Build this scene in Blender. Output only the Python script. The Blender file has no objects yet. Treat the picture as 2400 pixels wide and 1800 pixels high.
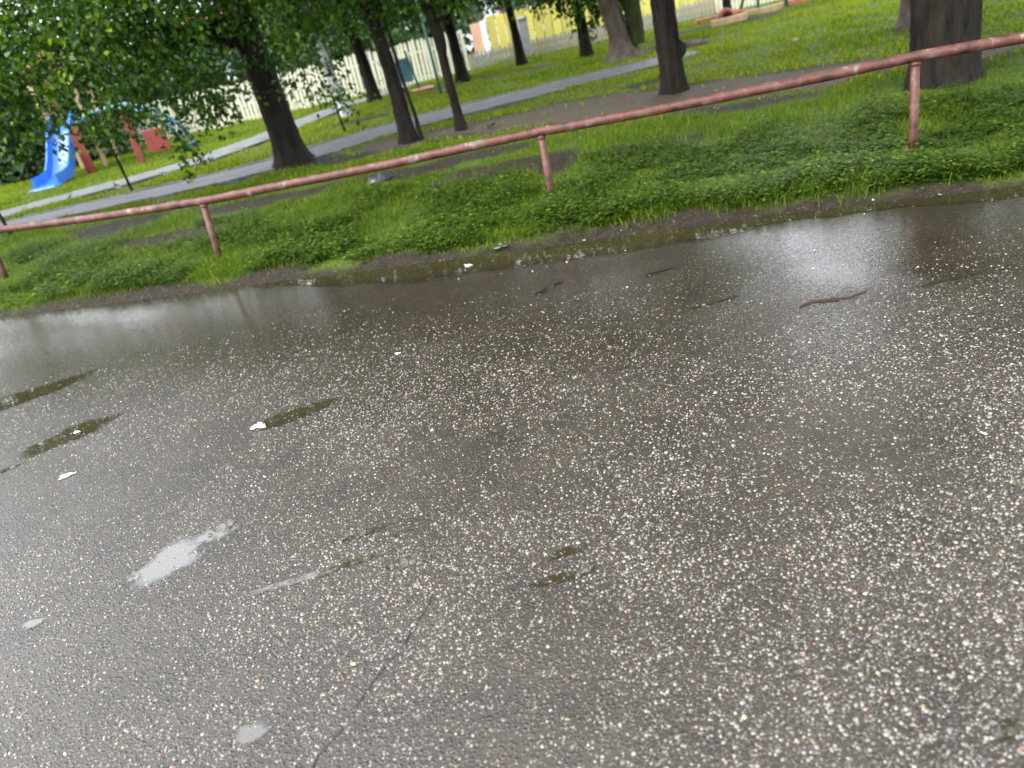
import bpy, math, random
import numpy as np
from mathutils import Vector, Matrix

S = bpy.context.scene
COL = S.collection
rng = np.random.default_rng(7)
random.seed(7)

# ------------------------------------------------------------------ camera
PITCH, ROLL, EYE = math.radians(26.0), math.radians(13.0), 1.65
cd = bpy.data.cameras.new('camera')
cd.sensor_width = 36.0
cd.lens = 27.0
cd.clip_start = 0.05
cd.clip_end = 600.0
cam = bpy.data.objects.new('camera', cd)
COL.objects.link(cam)
Fw = Vector((0, math.cos(PITCH), -math.sin(PITCH)))
Dn = Vector((0, -math.sin(PITCH), -math.cos(PITCH)))
Rt = Vector((1, 0, 0))
X = math.cos(ROLL) * Rt + math.sin(ROLL) * Dn
Y = math.sin(ROLL) * Rt - math.cos(ROLL) * Dn
M = Matrix(((X.x, Y.x, -Fw.x, 0), (X.y, Y.y, -Fw.y, 0), (X.z, Y.z, -Fw.z, EYE), (0, 0, 0, 1)))
cam.matrix_world = M
cd.dof.use_dof = True
cd.dof.focus_distance = 3.4
cd.dof.aperture_fstop = 1.9
S.camera = cam

# ------------------------------------------------------------------ sky, sun, exposure (overcast after rain)
SUN_EL, SUN_AZ = math.radians(50), math.radians(-118)
W = bpy.data.worlds.new('World')
S.world = W
W.use_nodes = True
nt = W.node_tree
nt.nodes.clear()
wo = nt.nodes.new('ShaderNodeOutputWorld')
bg = nt.nodes.new('ShaderNodeBackground')
sky = nt.nodes.new('ShaderNodeTexSky')
sky.sky_type = 'NISHITA'
sky.sun_disc = False
sky.sun_elevation = SUN_EL
sky.sun_rotation = SUN_AZ
sky.air_density = 1.0
sky.dust_density = 3.0
sky.ozone_density = 2.0
hs = nt.nodes.new('ShaderNodeHueSaturation')
hs.inputs['Saturation'].default_value = 0.22
nt.links.new(sky.outputs[0], hs.inputs['Color'])
# thick even cloud deck over that sky
cl = nt.nodes.new('ShaderNodeMixRGB'); cl.inputs[0].default_value = 0.55; cl.inputs[2].default_value = (8.6, 9.0, 9.8, 1)
nt.links.new(hs.outputs[0], cl.inputs[1]); nt.links.new(cl.outputs[0], bg.inputs[0])
bg.inputs[1].default_value = 0.15
nt.links.new(bg.outputs[0], wo.inputs[0])

sl = bpy.data.lights.new('sun', 'SUN')
sl.energy = 1.3
sl.angle = math.radians(45)
sl.color = (1.0, 0.97, 0.92)
so = bpy.data.objects.new('sun', sl)
COL.objects.link(so)
sd = Vector((math.sin(SUN_AZ) * math.cos(SUN_EL), math.cos(SUN_AZ) * math.cos(SUN_EL), math.sin(SUN_EL)))
so.rotation_euler = sd.to_track_quat('Z', 'Y').to_euler()

S.view_settings.view_transform = 'Standard'
S.view_settings.look = 'None'
S.view_settings.exposure = 2.22
S.view_settings.gamma = 1.0
S.view_settings.use_curve_mapping = False

# ------------------------------------------------------------------ helpers
def tag(o, label=None, cat=None, group=None, kind=None):
    if label: o['label'] = label
    if cat: o['category'] = cat
    if group: o['group'] = group
    if kind: o['kind'] = kind
    return o

def empty(name, loc=(0, 0, 0), rz=0.0):
    o = bpy.data.objects.new(name, None)
    o.empty_display_size = 0.2
    o.location = loc
    o.rotation_euler = (0, 0, rz)
    COL.objects.link(o)
    return o

def mesh_obj(name, verts, faces, mat=None, parent=None, smooth=False, attrs=None):
    me = bpy.data.meshes.new(name)
    me.from_pydata([tuple(v) for v in verts], [], [tuple(f) for f in faces])
    if smooth:
        me.polygons.foreach_set('use_smooth', [True] * len(me.polygons))
    if attrs:
        for k, v in attrs.items():
            a = me.attributes.new(k, 'FLOAT', 'POINT')
            a.data.foreach_set('value', np.asarray(v, dtype=np.float32))
    me.update()
    if mat: me.materials.append(mat)
    o = bpy.data.objects.new(name, me)
    COL.objects.link(o)
    if parent: o.parent = parent
    return o

def np_mesh(name, V, Fc, mat, parent=None, attrs=None, smooth=False):
    """V (n,3), Fc (m,k) with constant k: fast mesh building"""
    V = np.asarray(V, dtype=np.float32); Fc = np.asarray(Fc, dtype=np.int32)
    me = bpy.data.meshes.new(name)
    k = Fc.shape[1]
    me.vertices.add(len(V)); me.vertices.foreach_set('co', V.ravel())
    me.loops.add(Fc.size); me.loops.foreach_set('vertex_index', Fc.ravel())
    me.polygons.add(len(Fc))
    me.polygons.foreach_set('loop_start', np.arange(0, Fc.size, k, dtype=np.int32))
    me.polygons.foreach_set('loop_total', np.full(len(Fc), k, dtype=np.int32))
    if smooth:
        me.polygons.foreach_set('use_smooth', np.ones(len(Fc), dtype=bool))
    if attrs:
        for kk, v in attrs.items():
            a = me.attributes.new(kk, 'FLOAT', 'POINT')
            a.data.foreach_set('value', np.asarray(v, dtype=np.float32))
    me.update(calc_edges=True)
    me.materials.append(mat)
    o = bpy.data.objects.new(name, me)
    COL.objects.link(o)
    if parent: o.parent = parent
    return o

class MB:
    def __init__(s): s.v = []; s.f = []
    def add(s, v, f):
        b = len(s.v); s.v += [tuple(p) for p in v]; s.f += [tuple(i + b for i in q) for q in f]
    def box(s, c, size, rz=0, bev=0.0, tilt=0.0):
        hx, hy, hz = size[0] / 2, size[1] / 2, size[2] / 2
        if bev <= 0:
            pts = [(x, y, z) for z in (-hz, hz) for x, y in ((-hx, -hy), (hx, -hy), (hx, hy), (-hx, hy))]
            fs = [(3, 2, 1, 0), (4, 5, 6, 7), (0, 1, 5, 4), (1, 2, 6, 5), (2, 3, 7, 6), (3, 0, 4, 7)]
        else:
            b = bev; pts = []
            for z, q in ((-hz, b), (-hz + b, 0), (hz - b, 0), (hz, b)):
                X_, Y_ = hx - q, hy - q
                c_ = b * 0.6
                pts += [(-X_ + c_, -Y_, z), (X_ - c_, -Y_, z), (X_, -Y_ + c_, z), (X_, Y_ - c_, z), (X_ - c_, Y_, z), (-X_ + c_, Y_, z), (-X_, Y_ - c_, z), (-X_, -Y_ + c_, z)]
            fs = [tuple(range(7, -1, -1)), tuple(range(24, 32))]
            for r in range(3):
                for i in range(8):
                    j = (i + 1) % 8
                    fs.append((r * 8 + i, r * 8 + j, r * 8 + 8 + j, r * 8 + 8 + i))
        R = Matrix.Rotation(rz, 3, 'Z') @ Matrix.Rotation(tilt, 3, 'X')
        s.add([R @ Vector(p) + Vector(c) for p in pts], fs)
    def tube(s, pts, rad, n=10, cap=True, noise=0.0):
        pts = [Vector(p) for p in pts]
        if not hasattr(rad, '__len__'): rad = [rad] * len(pts)
        V = []; Fc = []
        ref = None
        for i, p in enumerate(pts):
            t = (pts[min(i + 1, len(pts) - 1)] - pts[max(i - 1, 0)]).normalized()
            if ref is None:
                ref = t.orthogonal().normalized()
            ref = (ref - t * ref.dot(t)).normalized()
            b = t.cross(ref)
            for k in range(n):
                a = 2 * math.pi * k / n
                r = rad[i] * (1 + (random.uniform(-noise, noise) if noise else 0))
                V.append(p + (ref * math.cos(a) + b * math.sin(a)) * r)
        for i in range(len(pts) - 1):
            for k in range(n):
                k2 = (k + 1) % n
                Fc.append((i * n + k, i * n + k2, (i + 1) * n + k2, (i + 1) * n + k))
        if cap:
            Fc.append(tuple(range(n - 1, -1, -1))); Fc.append(tuple(range((len(pts) - 1) * n, len(pts) * n)))
        s.add(V, Fc)
    def build(s, name, mat, parent=None, smooth=False):
        return mesh_obj(name, s.v, s.f, mat, parent, smooth)

# smooth random field in the plane
def field(seed, base, octaves=4):
    r = np.random.default_rng(seed)
    ks = []
    for o in range(octaves):
        for _ in range(6):
            a = r.uniform(0, 2 * np.pi); w = base * (1.9 ** o) * r.uniform(0.7, 1.3)
            ks.append((w * np.cos(a), w * np.sin(a), r.uniform(0, 6.28), 0.6 ** o))
    def f(x, y):
        t = 0
        for kx, ky, ph, am in ks: t = t + am * np.sin(kx * x + ky * y + ph)
        return t / 3.2
    return f
n1, n2, n3, n4 = field(1, 0.9), field(2, 2.2), field(3, 5.0, 3), field(4, 0.35, 3)

# ------------------------------------------------------------------ materials
def mat(name):
    m = bpy.data.materials.new(name); m.use_nodes = True
    n = m.node_tree.nodes; l = m.node_tree.links
    return m, n, l, n['Principled BSDF']

def ramp(n, stops, interp='LINEAR'):
    r = n.new('ShaderNodeValToRGB'); r.color_ramp.interpolation = interp
    els = r.color_ramp.elements
    while len(els) < len(stops): els.new(0.5)
    for e, (p, c) in zip(els, stops):
        e.position = p; e.color = (*c, 1) if len(c) == 3 else c
    return r

def noise_mat(name, c1, c2, scale=8, rough=0.6, bump=0.2, bscale=60, stretch=None, metallic=0.0, c3=None, lo=0.35, hi=0.65, spec=0.5):
    m, n, l, b = mat(name)
    tc = n.new('ShaderNodeTexCoord'); mp = n.new('ShaderNodeMapping')
    l.new(tc.outputs['Object'], mp.inputs[0])
    if stretch: mp.inputs['Scale'].default_value = stretch
    t = n.new('ShaderNodeTexNoise'); t.inputs['Scale'].default_value = scale; t.inputs['Detail'].default_value = 6; t.inputs['Roughness'].default_value = 0.65
    l.new(mp.outputs[0], t.inputs['Vector'])
    stops = [(lo, c1), (hi, c2)] if c3 is None else [(lo, c1), ((lo + hi) / 2, c3), (hi, c2)]
    r = ramp(n, stops); l.new(t.outputs[0], r.inputs[0]); l.new(r.outputs[0], b.inputs['Base Color'])
    t2 = n.new('ShaderNodeTexNoise'); t2.inputs['Scale'].default_value = bscale; t2.inputs['Detail'].default_value = 4
    l.new(mp.outputs[0], t2.inputs['Vector'])
    bp = n.new('ShaderNodeBump'); bp.inputs['Strength'].default_value = bump; bp.inputs['Distance'].default_value = 0.02
    l.new(t2.outputs[0], bp.inputs['Height']); l.new(bp.outputs[0], b.inputs['Normal'])
    b.inputs['Roughness'].default_value = rough; b.inputs['Metallic'].default_value = metallic
    b.inputs['Specular IOR Level'].default_value = spec
    return m

def leaf_mat(name, stops, rough=0.45, trans=0.45, attr='var'):
    m = bpy.data.materials.new(name); m.use_nodes = True
    n = m.node_tree.nodes; l = m.node_tree.links
    b = n['Principled BSDF']; out = n['Material Output']
    a = n.new('ShaderNodeAttribute'); a.attribute_name = attr
    r = ramp(n, stops); l.new(a.outputs['Fac'], r.inputs[0])
    l.new(r.outputs[0], b.inputs['Base Color']); b.inputs['Roughness'].default_value = rough; b.inputs['Specular IOR Level'].default_value = 0.16
    tr = n.new('ShaderNodeBsdfTranslucent')
    g = n.new('ShaderNodeMixRGB'); g.blend_type = 'MULTIPLY'; g.inputs[0].default_value = 1; g.inputs[2].default_value = (1.25, 1.3, 0.6, 1)
    l.new(r.outputs[0], g.inputs[1]); l.new(g.outputs[0], tr.inputs[0])
    mx = n.new('ShaderNodeMixShader'); mx.inputs[0].default_value = trans
    l.new(b.outputs[0], mx.inputs[1]); l.new(tr.outputs[0], mx.inputs[2]); l.new(mx.outputs[0], out.inputs[0])
    return m

M_bark = noise_mat('wet_bark', (0.003, 0.0024, 0.0017), (0.019, 0.0145, 0.0095), 14, 0.8, 0.9, 30, (1, 1, 0.18), spec=0.15)
M_bark_moss = noise_mat('mossy_bark', (0.010, 0.015, 0.003), (0.03, 0.036, 0.008), 8, 0.8, 0.8, 30, (1, 1, 0.3), spec=0.15)
M_bark_pale = noise_mat('pale_bark', (0.035, 0.028, 0.022), (0.09, 0.072, 0.057), 9, 0.8, 0.9, 30, (1, 1, 0.35), spec=0.15)
M_birch = noise_mat('birch_bark', (0.16, 0.165, 0.17), (0.50, 0.52, 0.53), 7, 0.6, 0.4, 30, (0.6, 0.6, 1.6))
M_leaf = leaf_mat('crown_leaf', [(0, (0.010, 0.032, 0.003)), (0.55, (0.030, 0.075, 0.006)), (0.85, (0.08, 0.15, 0.010)), (1, (0.17, 0.23, 0.02))], 0.35, 0.4)
M_leaf_far = leaf_mat('far_leaf', [(0, (0.02, 0.055, 0.02)), (0.6, (0.05, 0.10, 0.04)), (1, (0.12, 0.17, 0.07))], 0.5, 0.4)
M_grass = leaf_mat('grass_blade', [(0, (0.026, 0.052, 0.003)), (0.5, (0.082, 0.132, 0.006)), (0.9, (0.19, 0.235, 0.014)), (1, (0.22, 0.21, 0.06))], 0.6, 0.45)
M_weed = leaf_mat('verge_weed', [(0, (0.010, 0.026, 0.003)), (0.6, (0.042, 0.082, 0.006)), (1, (0.12, 0.165, 0.020))], 0.5, 0.35)
M_broad = leaf_mat('broad_leaf', [(0, (0.05, 0.10, 0.04)), (1, (0.16, 0.22, 0.12))], 0.3, 0.3)
M_fallen = leaf_mat('fallen_leaf', [(0, (0.30, 0.22, 0.05)), (0.5, (0.38, 0.34, 0.16)), (1, (0.42, 0.40, 0.32))], 0.3, 0.1)
M_twig = noise_mat('wet_twig', (0.004, 0.003, 0.002), (0.014, 0.010, 0.007), 30, 0.7, 0.4, spec=.15)

# rusty red paint on old pipe
def rail_mat():
    m, n, l, b = mat('worn_red_paint')
    tc = n.new('ShaderNodeTexCoord')
    t = n.new('ShaderNodeTexNoise'); t.inputs['Scale'].default_value = 7; t.inputs['Detail'].default_value = 9; t.inputs['Roughness'].default_value = 0.72
    l.new(tc.outputs['Object'], t.inputs['Vector'])
    r = ramp(n, [(0.37, (0.018, 0.009, 0.006)), (0.45, (0.050, 0.017, 0.011)), (0.53, (0.078, 0.023, 0.016)), (0.58, (0.068, 0.040, 0.030)), (0.68, (0.19, 0.155, 0.125))])
    l.new(t.outputs[0], r.inputs[0]); l.new(r.outputs[0], b.inputs['Base Color'])
    t2 = n.new('ShaderNodeTexNoise'); t2.inputs['Scale'].default_value = 45; t2.inputs['Detail'].default_value = 6
    l.new(tc.outputs['Object'], t2.inputs['Vector'])
    bp = n.new('ShaderNodeBump'); bp.inputs['Strength'].default_value = 0.5; bp.inputs['Distance'].default_value = 0.006
    l.new(t2.outputs[0], bp.inputs['Height']); l.new(bp.outputs[0], b.inputs['Normal'])
    b.inputs['Roughness'].default_value = 0.55; b.inputs['Specular IOR Level'].default_value = 0.3
    return m
M_rail = rail_mat()

# wet road: tar with pale and pink stones, a film of water that thickens towards the gutter
def road_mat():
    m, n, l, b = mat('wet_asphalt')
    tc = n.new('ShaderNodeTexCoord')
    # distance from the kerb line
    sp = n.new('ShaderNodeSeparateXYZ'); l.new(tc.outputs['Object'], sp.inputs[0])
    def math_(op, a, b_=None, c=None):
        q = n.new('ShaderNodeMath'); q.operation = op
        for i, v in enumerate((a, b_, c)):
            if v is None: continue
            if isinstance(v, (int, float)): q.inputs[i].default_value = v
            else: l.new(v, q.inputs[i])
        return q.outputs[0]
    d = math_('SUBTRACT', 5.6, math_('ADD', sp.outputs['Y'], math_('MULTIPLY', sp.outputs['X'], 0.347)))
    big = n.new('ShaderNodeTexNoise'); big.inputs['Scale'].default_value = 0.9; big.inputs['Detail'].default_value = 4; l.new(tc.outputs['Object'], big.inputs['Vector'])
    bigm = n.new('ShaderNodeMapRange'); bigm.inputs[1].default_value = 0.3; bigm.inputs[2].default_value = 0.7; bigm.inputs[3].default_value = -0.7; bigm.inputs[4].default_value = 0.7
    l.new(big.outputs[0], bigm.inputs[0])
    dd = math_('ADD', d, bigm.outputs[0])
    film = n.new('ShaderNodeMapRange'); film.interpolation_type = 'SMOOTHSTEP'
    film.inputs[1].default_value = 0.9; film.inputs[2].default_value = 3.1; film.inputs[3].default_value = 1.0; film.inputs[4].default_value = 0.0
    l.new(dd, film.inputs[0])
    F = film.outputs[0]
    # stones
    def vor(scale, seed):
        mp = n.new('ShaderNodeMapping'); mp.inputs['Location'].default_value = (seed, seed * 2, 0); l.new(tc.outputs['Object'], mp.inputs[0])
        nz = n.new('ShaderNodeTexNoise'); nz.inputs['Scale'].default_value = scale * 1.3; l.new(mp.outputs[0], nz.inputs['Vector'])
        mx = n.new('ShaderNodeVectorMath'); mx.operation = 'MULTIPLY_ADD'; mx.inputs[1].default_value = (0.5 / scale,) * 3
        l.new(nz.outputs[1], mx.inputs[0]); l.new(mp.outputs[0], mx.inputs[2])
        v = n.new('ShaderNodeTexVoronoi'); v.inputs['Scale'].default_value = scale; l.new(mx.outputs[0], v.inputs['Vector'])
        return v
    v1 = vor(85, 3.1); v2 = vor(190, 7.7)
    sc1 = n.new('ShaderNodeSeparateColor'); l.new(v1.outputs['Color'], sc1.inputs[0])
    sc2 = n.new('ShaderNodeSeparateColor'); l.new(v2.outputs['Color'], sc2.inputs[0])
    tar = n.new('ShaderNodeTexNoise'); tar.inputs['Scale'].default_value = 3.0; tar.inputs['Detail'].default_value = 8; tar.inputs['Roughness'].default_value = 0.7
    l.new(tc.outputs['Object'], tar.inputs['Vector'])
    tr = ramp(n, [(0.3, (0.012, 0.0094, 0.0060)), (0.7, (0.027, 0.0212, 0.0142))]); l.new(tar.outputs[0], tr.inputs[0])
    st = ramp(n, [(0.0, (0.03, 0.027, 0.024)), (0.25, (0.06, 0.055, 0.047)), (0.5, (0.11, 0.10, 0.085)), (0.7, (0.17, 0.16, 0.135)), (0.84, (0.15, 0.085, 0.062)), (0.9, (0.16, 0.07, 0.04)), (1.0, (0.25, 0.235, 0.21))])
    l.new(sc1.outputs[0], st.inputs[0])
    st2 = ramp(n, [(0.0, (0.035, 0.03, 0.025)), (0.5, (0.08, 0.07, 0.06)), (1.0, (0.18, 0.17, 0.15))]); l.new(sc2.outputs[1], st2.inputs[0])
    def mask(v, thr, sc, ch, p):
        a = math_('LESS_THAN', v.outputs['Distance'], thr)
        c = math_('GREATER_THAN', sc.outputs[ch], p)
        return math_('MULTIPLY', a, c)
    m1 = mask(v1, 0.36, sc1, 2, 0.45); m2 = mask(v2, 0.34, sc2, 2, 0.48)
    c1 = n.new('ShaderNodeMixRGB'); l.new(m2, c1.inputs[0]); l.new(tr.outputs[0], c1.inputs[1]); l.new(st2.outputs[0], c1.inputs[2])
    c2 = n.new('ShaderNodeMixRGB'); l.new(m1, c2.inputs[0]); l.new(c1.outputs[0], c2.inputs[1]); l.new(st.outputs[0], c2.inputs[2])
    # silt carried towards the gutter
    silt = n.new('ShaderNodeMixRGB'); l.new(math_('MULTIPLY', F, 0.5), silt.inputs[0]); l.new(c2.outputs[0], silt.inputs[1]); silt.inputs[2].default_value = (0.014, 0.012, 0.0085, 1)
    l.new(silt.outputs[0], b.inputs['Base Color'])
    h1 = n.new('ShaderNodeMapRange'); h1.inputs[1].default_value = 0.0; h1.inputs[2].default_value = 0.5; h1.inputs[3].default_value = 1; h1.inputs[4].default_value = 0; l.new(v1.outputs['Distance'], h1.inputs[0])
    h2 = n.new('ShaderNodeMapRange'); h2.inputs[1].default_value = 0.0; h2.inputs[2].default_value = 0.5; h2.inputs[3].default_value = 0.42; h2.inputs[4].default_value = 0; l.new(v2.outputs['Distance'], h2.inputs[0])
    hh = math_('ADD', math_('MULTIPLY', h1.outputs[0], math_('ADD', math_('MULTIPLY', sc1.outputs[1], 0.7), 0.3)), h2.outputs[0])
    bs = n.new('ShaderNodeMapRange'); bs.inputs[1].default_value = 0; bs.inputs[2].default_value = 1; bs.inputs[3].default_value = 0.62; bs.inputs[4].default_value = 0.12; l.new(F, bs.inputs[0])
    bp = n.new('ShaderNodeBump'); bp.inputs['Distance'].default_value = 0.006; l.new(hh, bp.inputs['Height']); l.new(bs.outputs[0], bp.inputs['Strength'])
    # ripples of the film
    rp = n.new('ShaderNodeTexNoise'); rp.inputs['Scale'].default_value = 22; rp.inputs['Detail'].default_value = 3
    mp = n.new('ShaderNodeMapping'); mp.inputs['Rotation'].default_value = (0, 0, 0.33); mp.inputs['Scale'].default_value = (0.5, 1.6, 1); l.new(tc.outputs['Object'], mp.inputs[0]); l.new(mp.outputs[0], rp.inputs['Vector'])
    bp2 = n.new('ShaderNodeBump'); bp2.inputs['Distance'].default_value = 0.01; bp2.inputs['Strength'].default_value = 0.12; l.new(rp.outputs[0], bp2.inputs['Height']); l.new(bp.outputs[0], bp2.inputs['Normal'])
    l.new(bp2.outputs[0], b.inputs['Normal'])
    ro = n.new('ShaderNodeMapRange'); ro.inputs[1].default_value = 0; ro.inputs[2].default_value = 1; ro.inputs[3].default_value = 0.32; ro.inputs[4].default_value = 0.055; l.new(F, ro.inputs[0])
    l.new(ro.outputs[0], b.inputs['Roughness'])
    b.inputs['IOR'].default_value = 1.47
    return m
M_road = road_mat()

def water_mat():
    m, n, l, b = mat('puddle_water')
    b.inputs['Base Color'].default_value = (0.022, 0.018, 0.009, 1)
    b.inputs['Roughness'].default_value = 0.03; b.inputs['IOR'].default_value = 1.9
    tc = n.new('ShaderNodeTexCoord'); t = n.new('ShaderNodeTexNoise'); t.inputs['Scale'].default_value = 9; l.new(tc.outputs['Object'], t.inputs['Vector'])
    bp = n.new('ShaderNodeBump'); bp.inputs['Strength'].default_value = 0.05; bp.inputs['Distance'].default_value = 0.01; l.new(t.outputs[0], bp.inputs['Height']); l.new(bp.outputs[0], b.inputs['Normal'])
    # the thin rim of the water lets the grit show through
    a = n.new('ShaderNodeAttribute'); a.attribute_name = 'depth'
    nz = n.new('ShaderNodeTexNoise'); nz.inputs['Scale'].default_value = 55; nz.inputs['Detail'].default_value = 5; nz.inputs['Roughness'].default_value = .7; l.new(tc.outputs['Object'], nz.inputs['Vector'])
    ad = n.new('ShaderNodeMath'); ad.operation = 'MULTIPLY_ADD'; ad.inputs[1].default_value = 1.0; l.new(a.outputs['Fac'], ad.inputs[0]); l.new(nz.outputs[0], ad.inputs[2])
    mr = n.new('ShaderNodeMapRange'); mr.inputs[1].default_value = .62; mr.inputs[2].default_value = 1.25; mr.inputs[4].default_value = .92; l.new(ad.outputs[0], mr.inputs[0])
    tr = n.new('ShaderNodeBsdfTransparent'); mx = n.new('ShaderNodeMixShader'); l.new(mr.outputs[0], mx.inputs[0]); l.new(tr.outputs[0], mx.inputs[1]); l.new(b.outputs[0], mx.inputs[2])
    l.new(mx.outputs[0], n['Material Output'].inputs[0])
    return m
M_water = water_mat()

def ground_mat():
    m, n, l, b = mat('soil_and_turf')
    def att(s):
        a = n.new('ShaderNodeAttribute'); a.attribute_name = s; return a.outputs['Fac']
    tc = n.new('ShaderNodeTexCoord')
    t = n.new('ShaderNodeTexNoise'); t.inputs['Scale'].default_value = 12; t.inputs['Detail'].default_value = 8; t.inputs['Roughness'].default_value = 0.7; l.new(tc.outputs['Object'], t.inputs['Vector'])
    soil = ramp(n, [(0.3, (0.007, 0.0052, 0.0036)), (0.7, (0.024, 0.018, 0.012))]); l.new(t.outputs[0], soil.inputs[0])
    turf = ramp(n, [(0.3, (0.024, 0.042, 0.005)), (0.7, (0.062, 0.098, 0.010))]); l.new(t.outputs[0], turf.inputs[0])
    trk = ramp(n, [(0.3, (0.040, 0.032, 0.022)), (0.7, (0.080, 0.065, 0.045))]); l.new(t.outputs[0], trk.inputs[0])
    a = n.new('ShaderNodeMixRGB'); l.new(att('turf'), a.inputs[0]); l.new(soil.outputs[0], a.inputs[1]); l.new(turf.outputs[0], a.inputs[2])
    c = n.new('ShaderNodeMixRGB'); l.new(att('track'), c.inputs[0]); l.new(a.outputs[0], c.inputs[1]); l.new(trk.outputs[0], c.inputs[2])
    l.new(c.outputs[0], b.inputs['Base Color']); b.inputs['Roughness'].default_value = 0.8; b.inputs['Specular IOR Level'].default_value = 0.12
    t2 = n.new('ShaderNodeTexNoise'); t2.inputs['Scale'].default_value = 45; t2.inputs['Detail'].default_value = 6; l.new(tc.outputs['Object'], t2.inputs['Vector'])
    bp = n.new('ShaderNodeBump'); bp.inputs['Strength'].default_value = 0.8; bp.inputs['Distance'].default_value = 0.02; l.new(t2.outputs[0], bp.inputs['Height']); l.new(bp.outputs[0], b.inputs['Normal'])
    return m
M_ground = ground_mat()

M_path = noise_mat('wet_path_asphalt', (0.045, 0.048, 0.051), (0.085, 0.088, 0.092), 5, 0.6, 0.35, 120, spec=0.3)
M_slab = noise_mat('wet_concrete_slab', (0.055, 0.061, 0.056), (0.10, 0.107, 0.099), 4, 0.6, 0.3, 90, spec=0.3)
M_curb = noise_mat('kerb_concrete', (0.03, 0.032, 0.033), (0.09, 0.09, 0.088), 6, 0.5, 0.5, 60)
M_picket = noise_mat('weathered_cream_paint', (0.42, 0.41, 0.30), (0.62, 0.60, 0.47), 6, 0.6, 0.4, 50, (1, 1, 0.2))
M_picket_grey = noise_mat('weathered_grey_wood', (0.17, 0.165, 0.13), (0.33, 0.32, 0.26), 6, 0.7, 0.5, 50, (1, 1, 0.2))
M_yellow = noise_mat('faded_yellow_paint', (0.36, 0.31, 0.07), (0.50, 0.45, 0.11), 3, 0.6, 0.3, 50, (1, 1, 0.2))
M_yellow2 = noise_mat('bright_yellow_paint', (0.46, 0.42, 0.07), (0.58, 0.53, 0.12), 3, 0.6, 0.3, 50, (1, 1, 0.2))
M_peach = noise_mat('peach_panel', (0.55, 0.31, 0.20), (0.62, 0.38, 0.26), 5, 0.6, 0.2)
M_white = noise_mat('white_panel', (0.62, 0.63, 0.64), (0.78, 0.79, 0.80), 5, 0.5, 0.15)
M_concrete = noise_mat('grey_concrete', (0.16, 0.17, 0.18), (0.27, 0.28, 0.29), 5, 0.7, 0.4)
M_blue = noise_mat('blue_plastic', (0.018, 0.11, 0.50), (0.03, 0.16, 0.60), 3, 0.28, 0.05)
M_teal = noise_mat('dark_teal_paint', (0.02, 0.09, 0.12), (0.06, 0.17, 0.23), 5, 0.4, 0.2)
M_red = noise_mat('playground_red_paint', (0.12, 0.012, 0.008), (0.20, 0.028, 0.018), 5, 0.4, 0.2)
M_tan = noise_mat('tan_timber', (0.22, 0.15, 0.07), (0.34, 0.25, 0.13), 5, 0.6, 0.2, 40, (1, 1, 0.2))
M_green = noise_mat('green_enamel', (0.02, 0.10, 0.075), (0.04, 0.15, 0.11), 6, 0.4, 0.2)
M_orange = noise_mat('orange_paint', (0.26, 0.07, 0.035), (0.36, 0.12, 0.06), 6, 0.5, 0.2)
M_render = noise_mat('pale_render', (0.60, 0.63, 0.68), (0.72, 0.75, 0.80), 2, 0.8, 0.2)
M_roof = noise_mat('red_roof', (0.34, 0.09, 0.05), (0.45, 0.14, 0.08), 6, 0.6, 0.3)
M_glass = noise_mat('window_glass', (0.05, 0.07, 0.08), (0.07, 0.09, 0.1), 2, 0.08, 0.0)
M_plastic_bag = noise_mat('dark_rubbish', (0.008, 0.010, 0.014), (0.02, 0.022, 0.026), 5, 0.3, 0.6, 20)

# ------------------------------------------------------------------ ground layout
KX = np.array([-60, -4.53, -3.49, -2.11, -.96, -.15, .53, 1.48, 2.33, 3.34, 60.])
KY = np.array([26.4, 7.18, 6.81, 6.35, 5.94, 5.65, 5.43, 5.15, 4.84, 4.45, -15.5])
def yedge(x): return np.interp(x, KX, KY) + 0.010 * np.sin(3.1 * x + 1) + 0.006 * np.sin(7.3 * x)

def seg_dist(x, y, P):
    """distance to polyline P with per-vertex half widths; returns signed distance (<0 inside)"""
    best = np.full(np.shape(x), 1e9)
    for (ax, ay, aw), (bx, by, bw) in zip(P[:-1], P[1:]):
        dx, dy = bx - ax, by - ay; L2 = dx * dx + dy * dy
        t = np.clip(((x - ax) * dx + (y - ay) * dy) / L2, 0, 1)
        q = np.hypot(x - ax - t * dx, y - ay - t * dy) - (aw + t * (bw - aw))
        best = np.minimum(best, q)
    return best

PATH1 = [(4.75, 15.35, .40), (4.1, 15.2, .5), (2.15, 14.9, .72), (0.2, 14.6, .75), (-1.45, 14.15, .75), (-2.6, 13.2, .65), (-3.9, 12.95, .6), (-5.6, 13.05, .5), (-9.5, 13.2, .5)]
PATH2 = [(-1.0, 24.0, .6), (-1.9, 22.2, .6), (-3.0, 21.0, .6), (-3.9, 18.3, .6), (-4.95, 16.4, .6), (-6.05, 15.6, .6), (-7.3, 15.1, .6), (-12, 13.6, .6)]
TRACK = [(-1.2, 12.7, .35), (0.3, 12.1, .55), (1.6, 11.7, .9), (3.2, 10.6, .80), (5.1, 9.35, .60), (6.5, 8.75, .55), (9.0, 7.7, .5)]
BARE = [(0.75, 8.3, 1.1, .45), (1.6, 8.0, .9, .35), (0.0, 8.2, .7, .3), (-4.6, 10.4, 1.3, .6), (-2.6, 9.9, .9, .35), (-1.0, 9.7, .8, .35), (-3.3, 8.9, .9, .3), (0.4, 9.6, .9, .3), (2.9, 9.0, .9, .25), (-2.4, 12.2, .9, .5), (4.4, 15.6, .8, .4), (3.2, 12.5, .6, .3), (-1.9, 17.2, 1.2, .35), (1.6, 20.3, 2.2, .35), (5.2, 17.8, .9, .3), (7.0, 20.2, 1.6, .5)]
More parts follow.
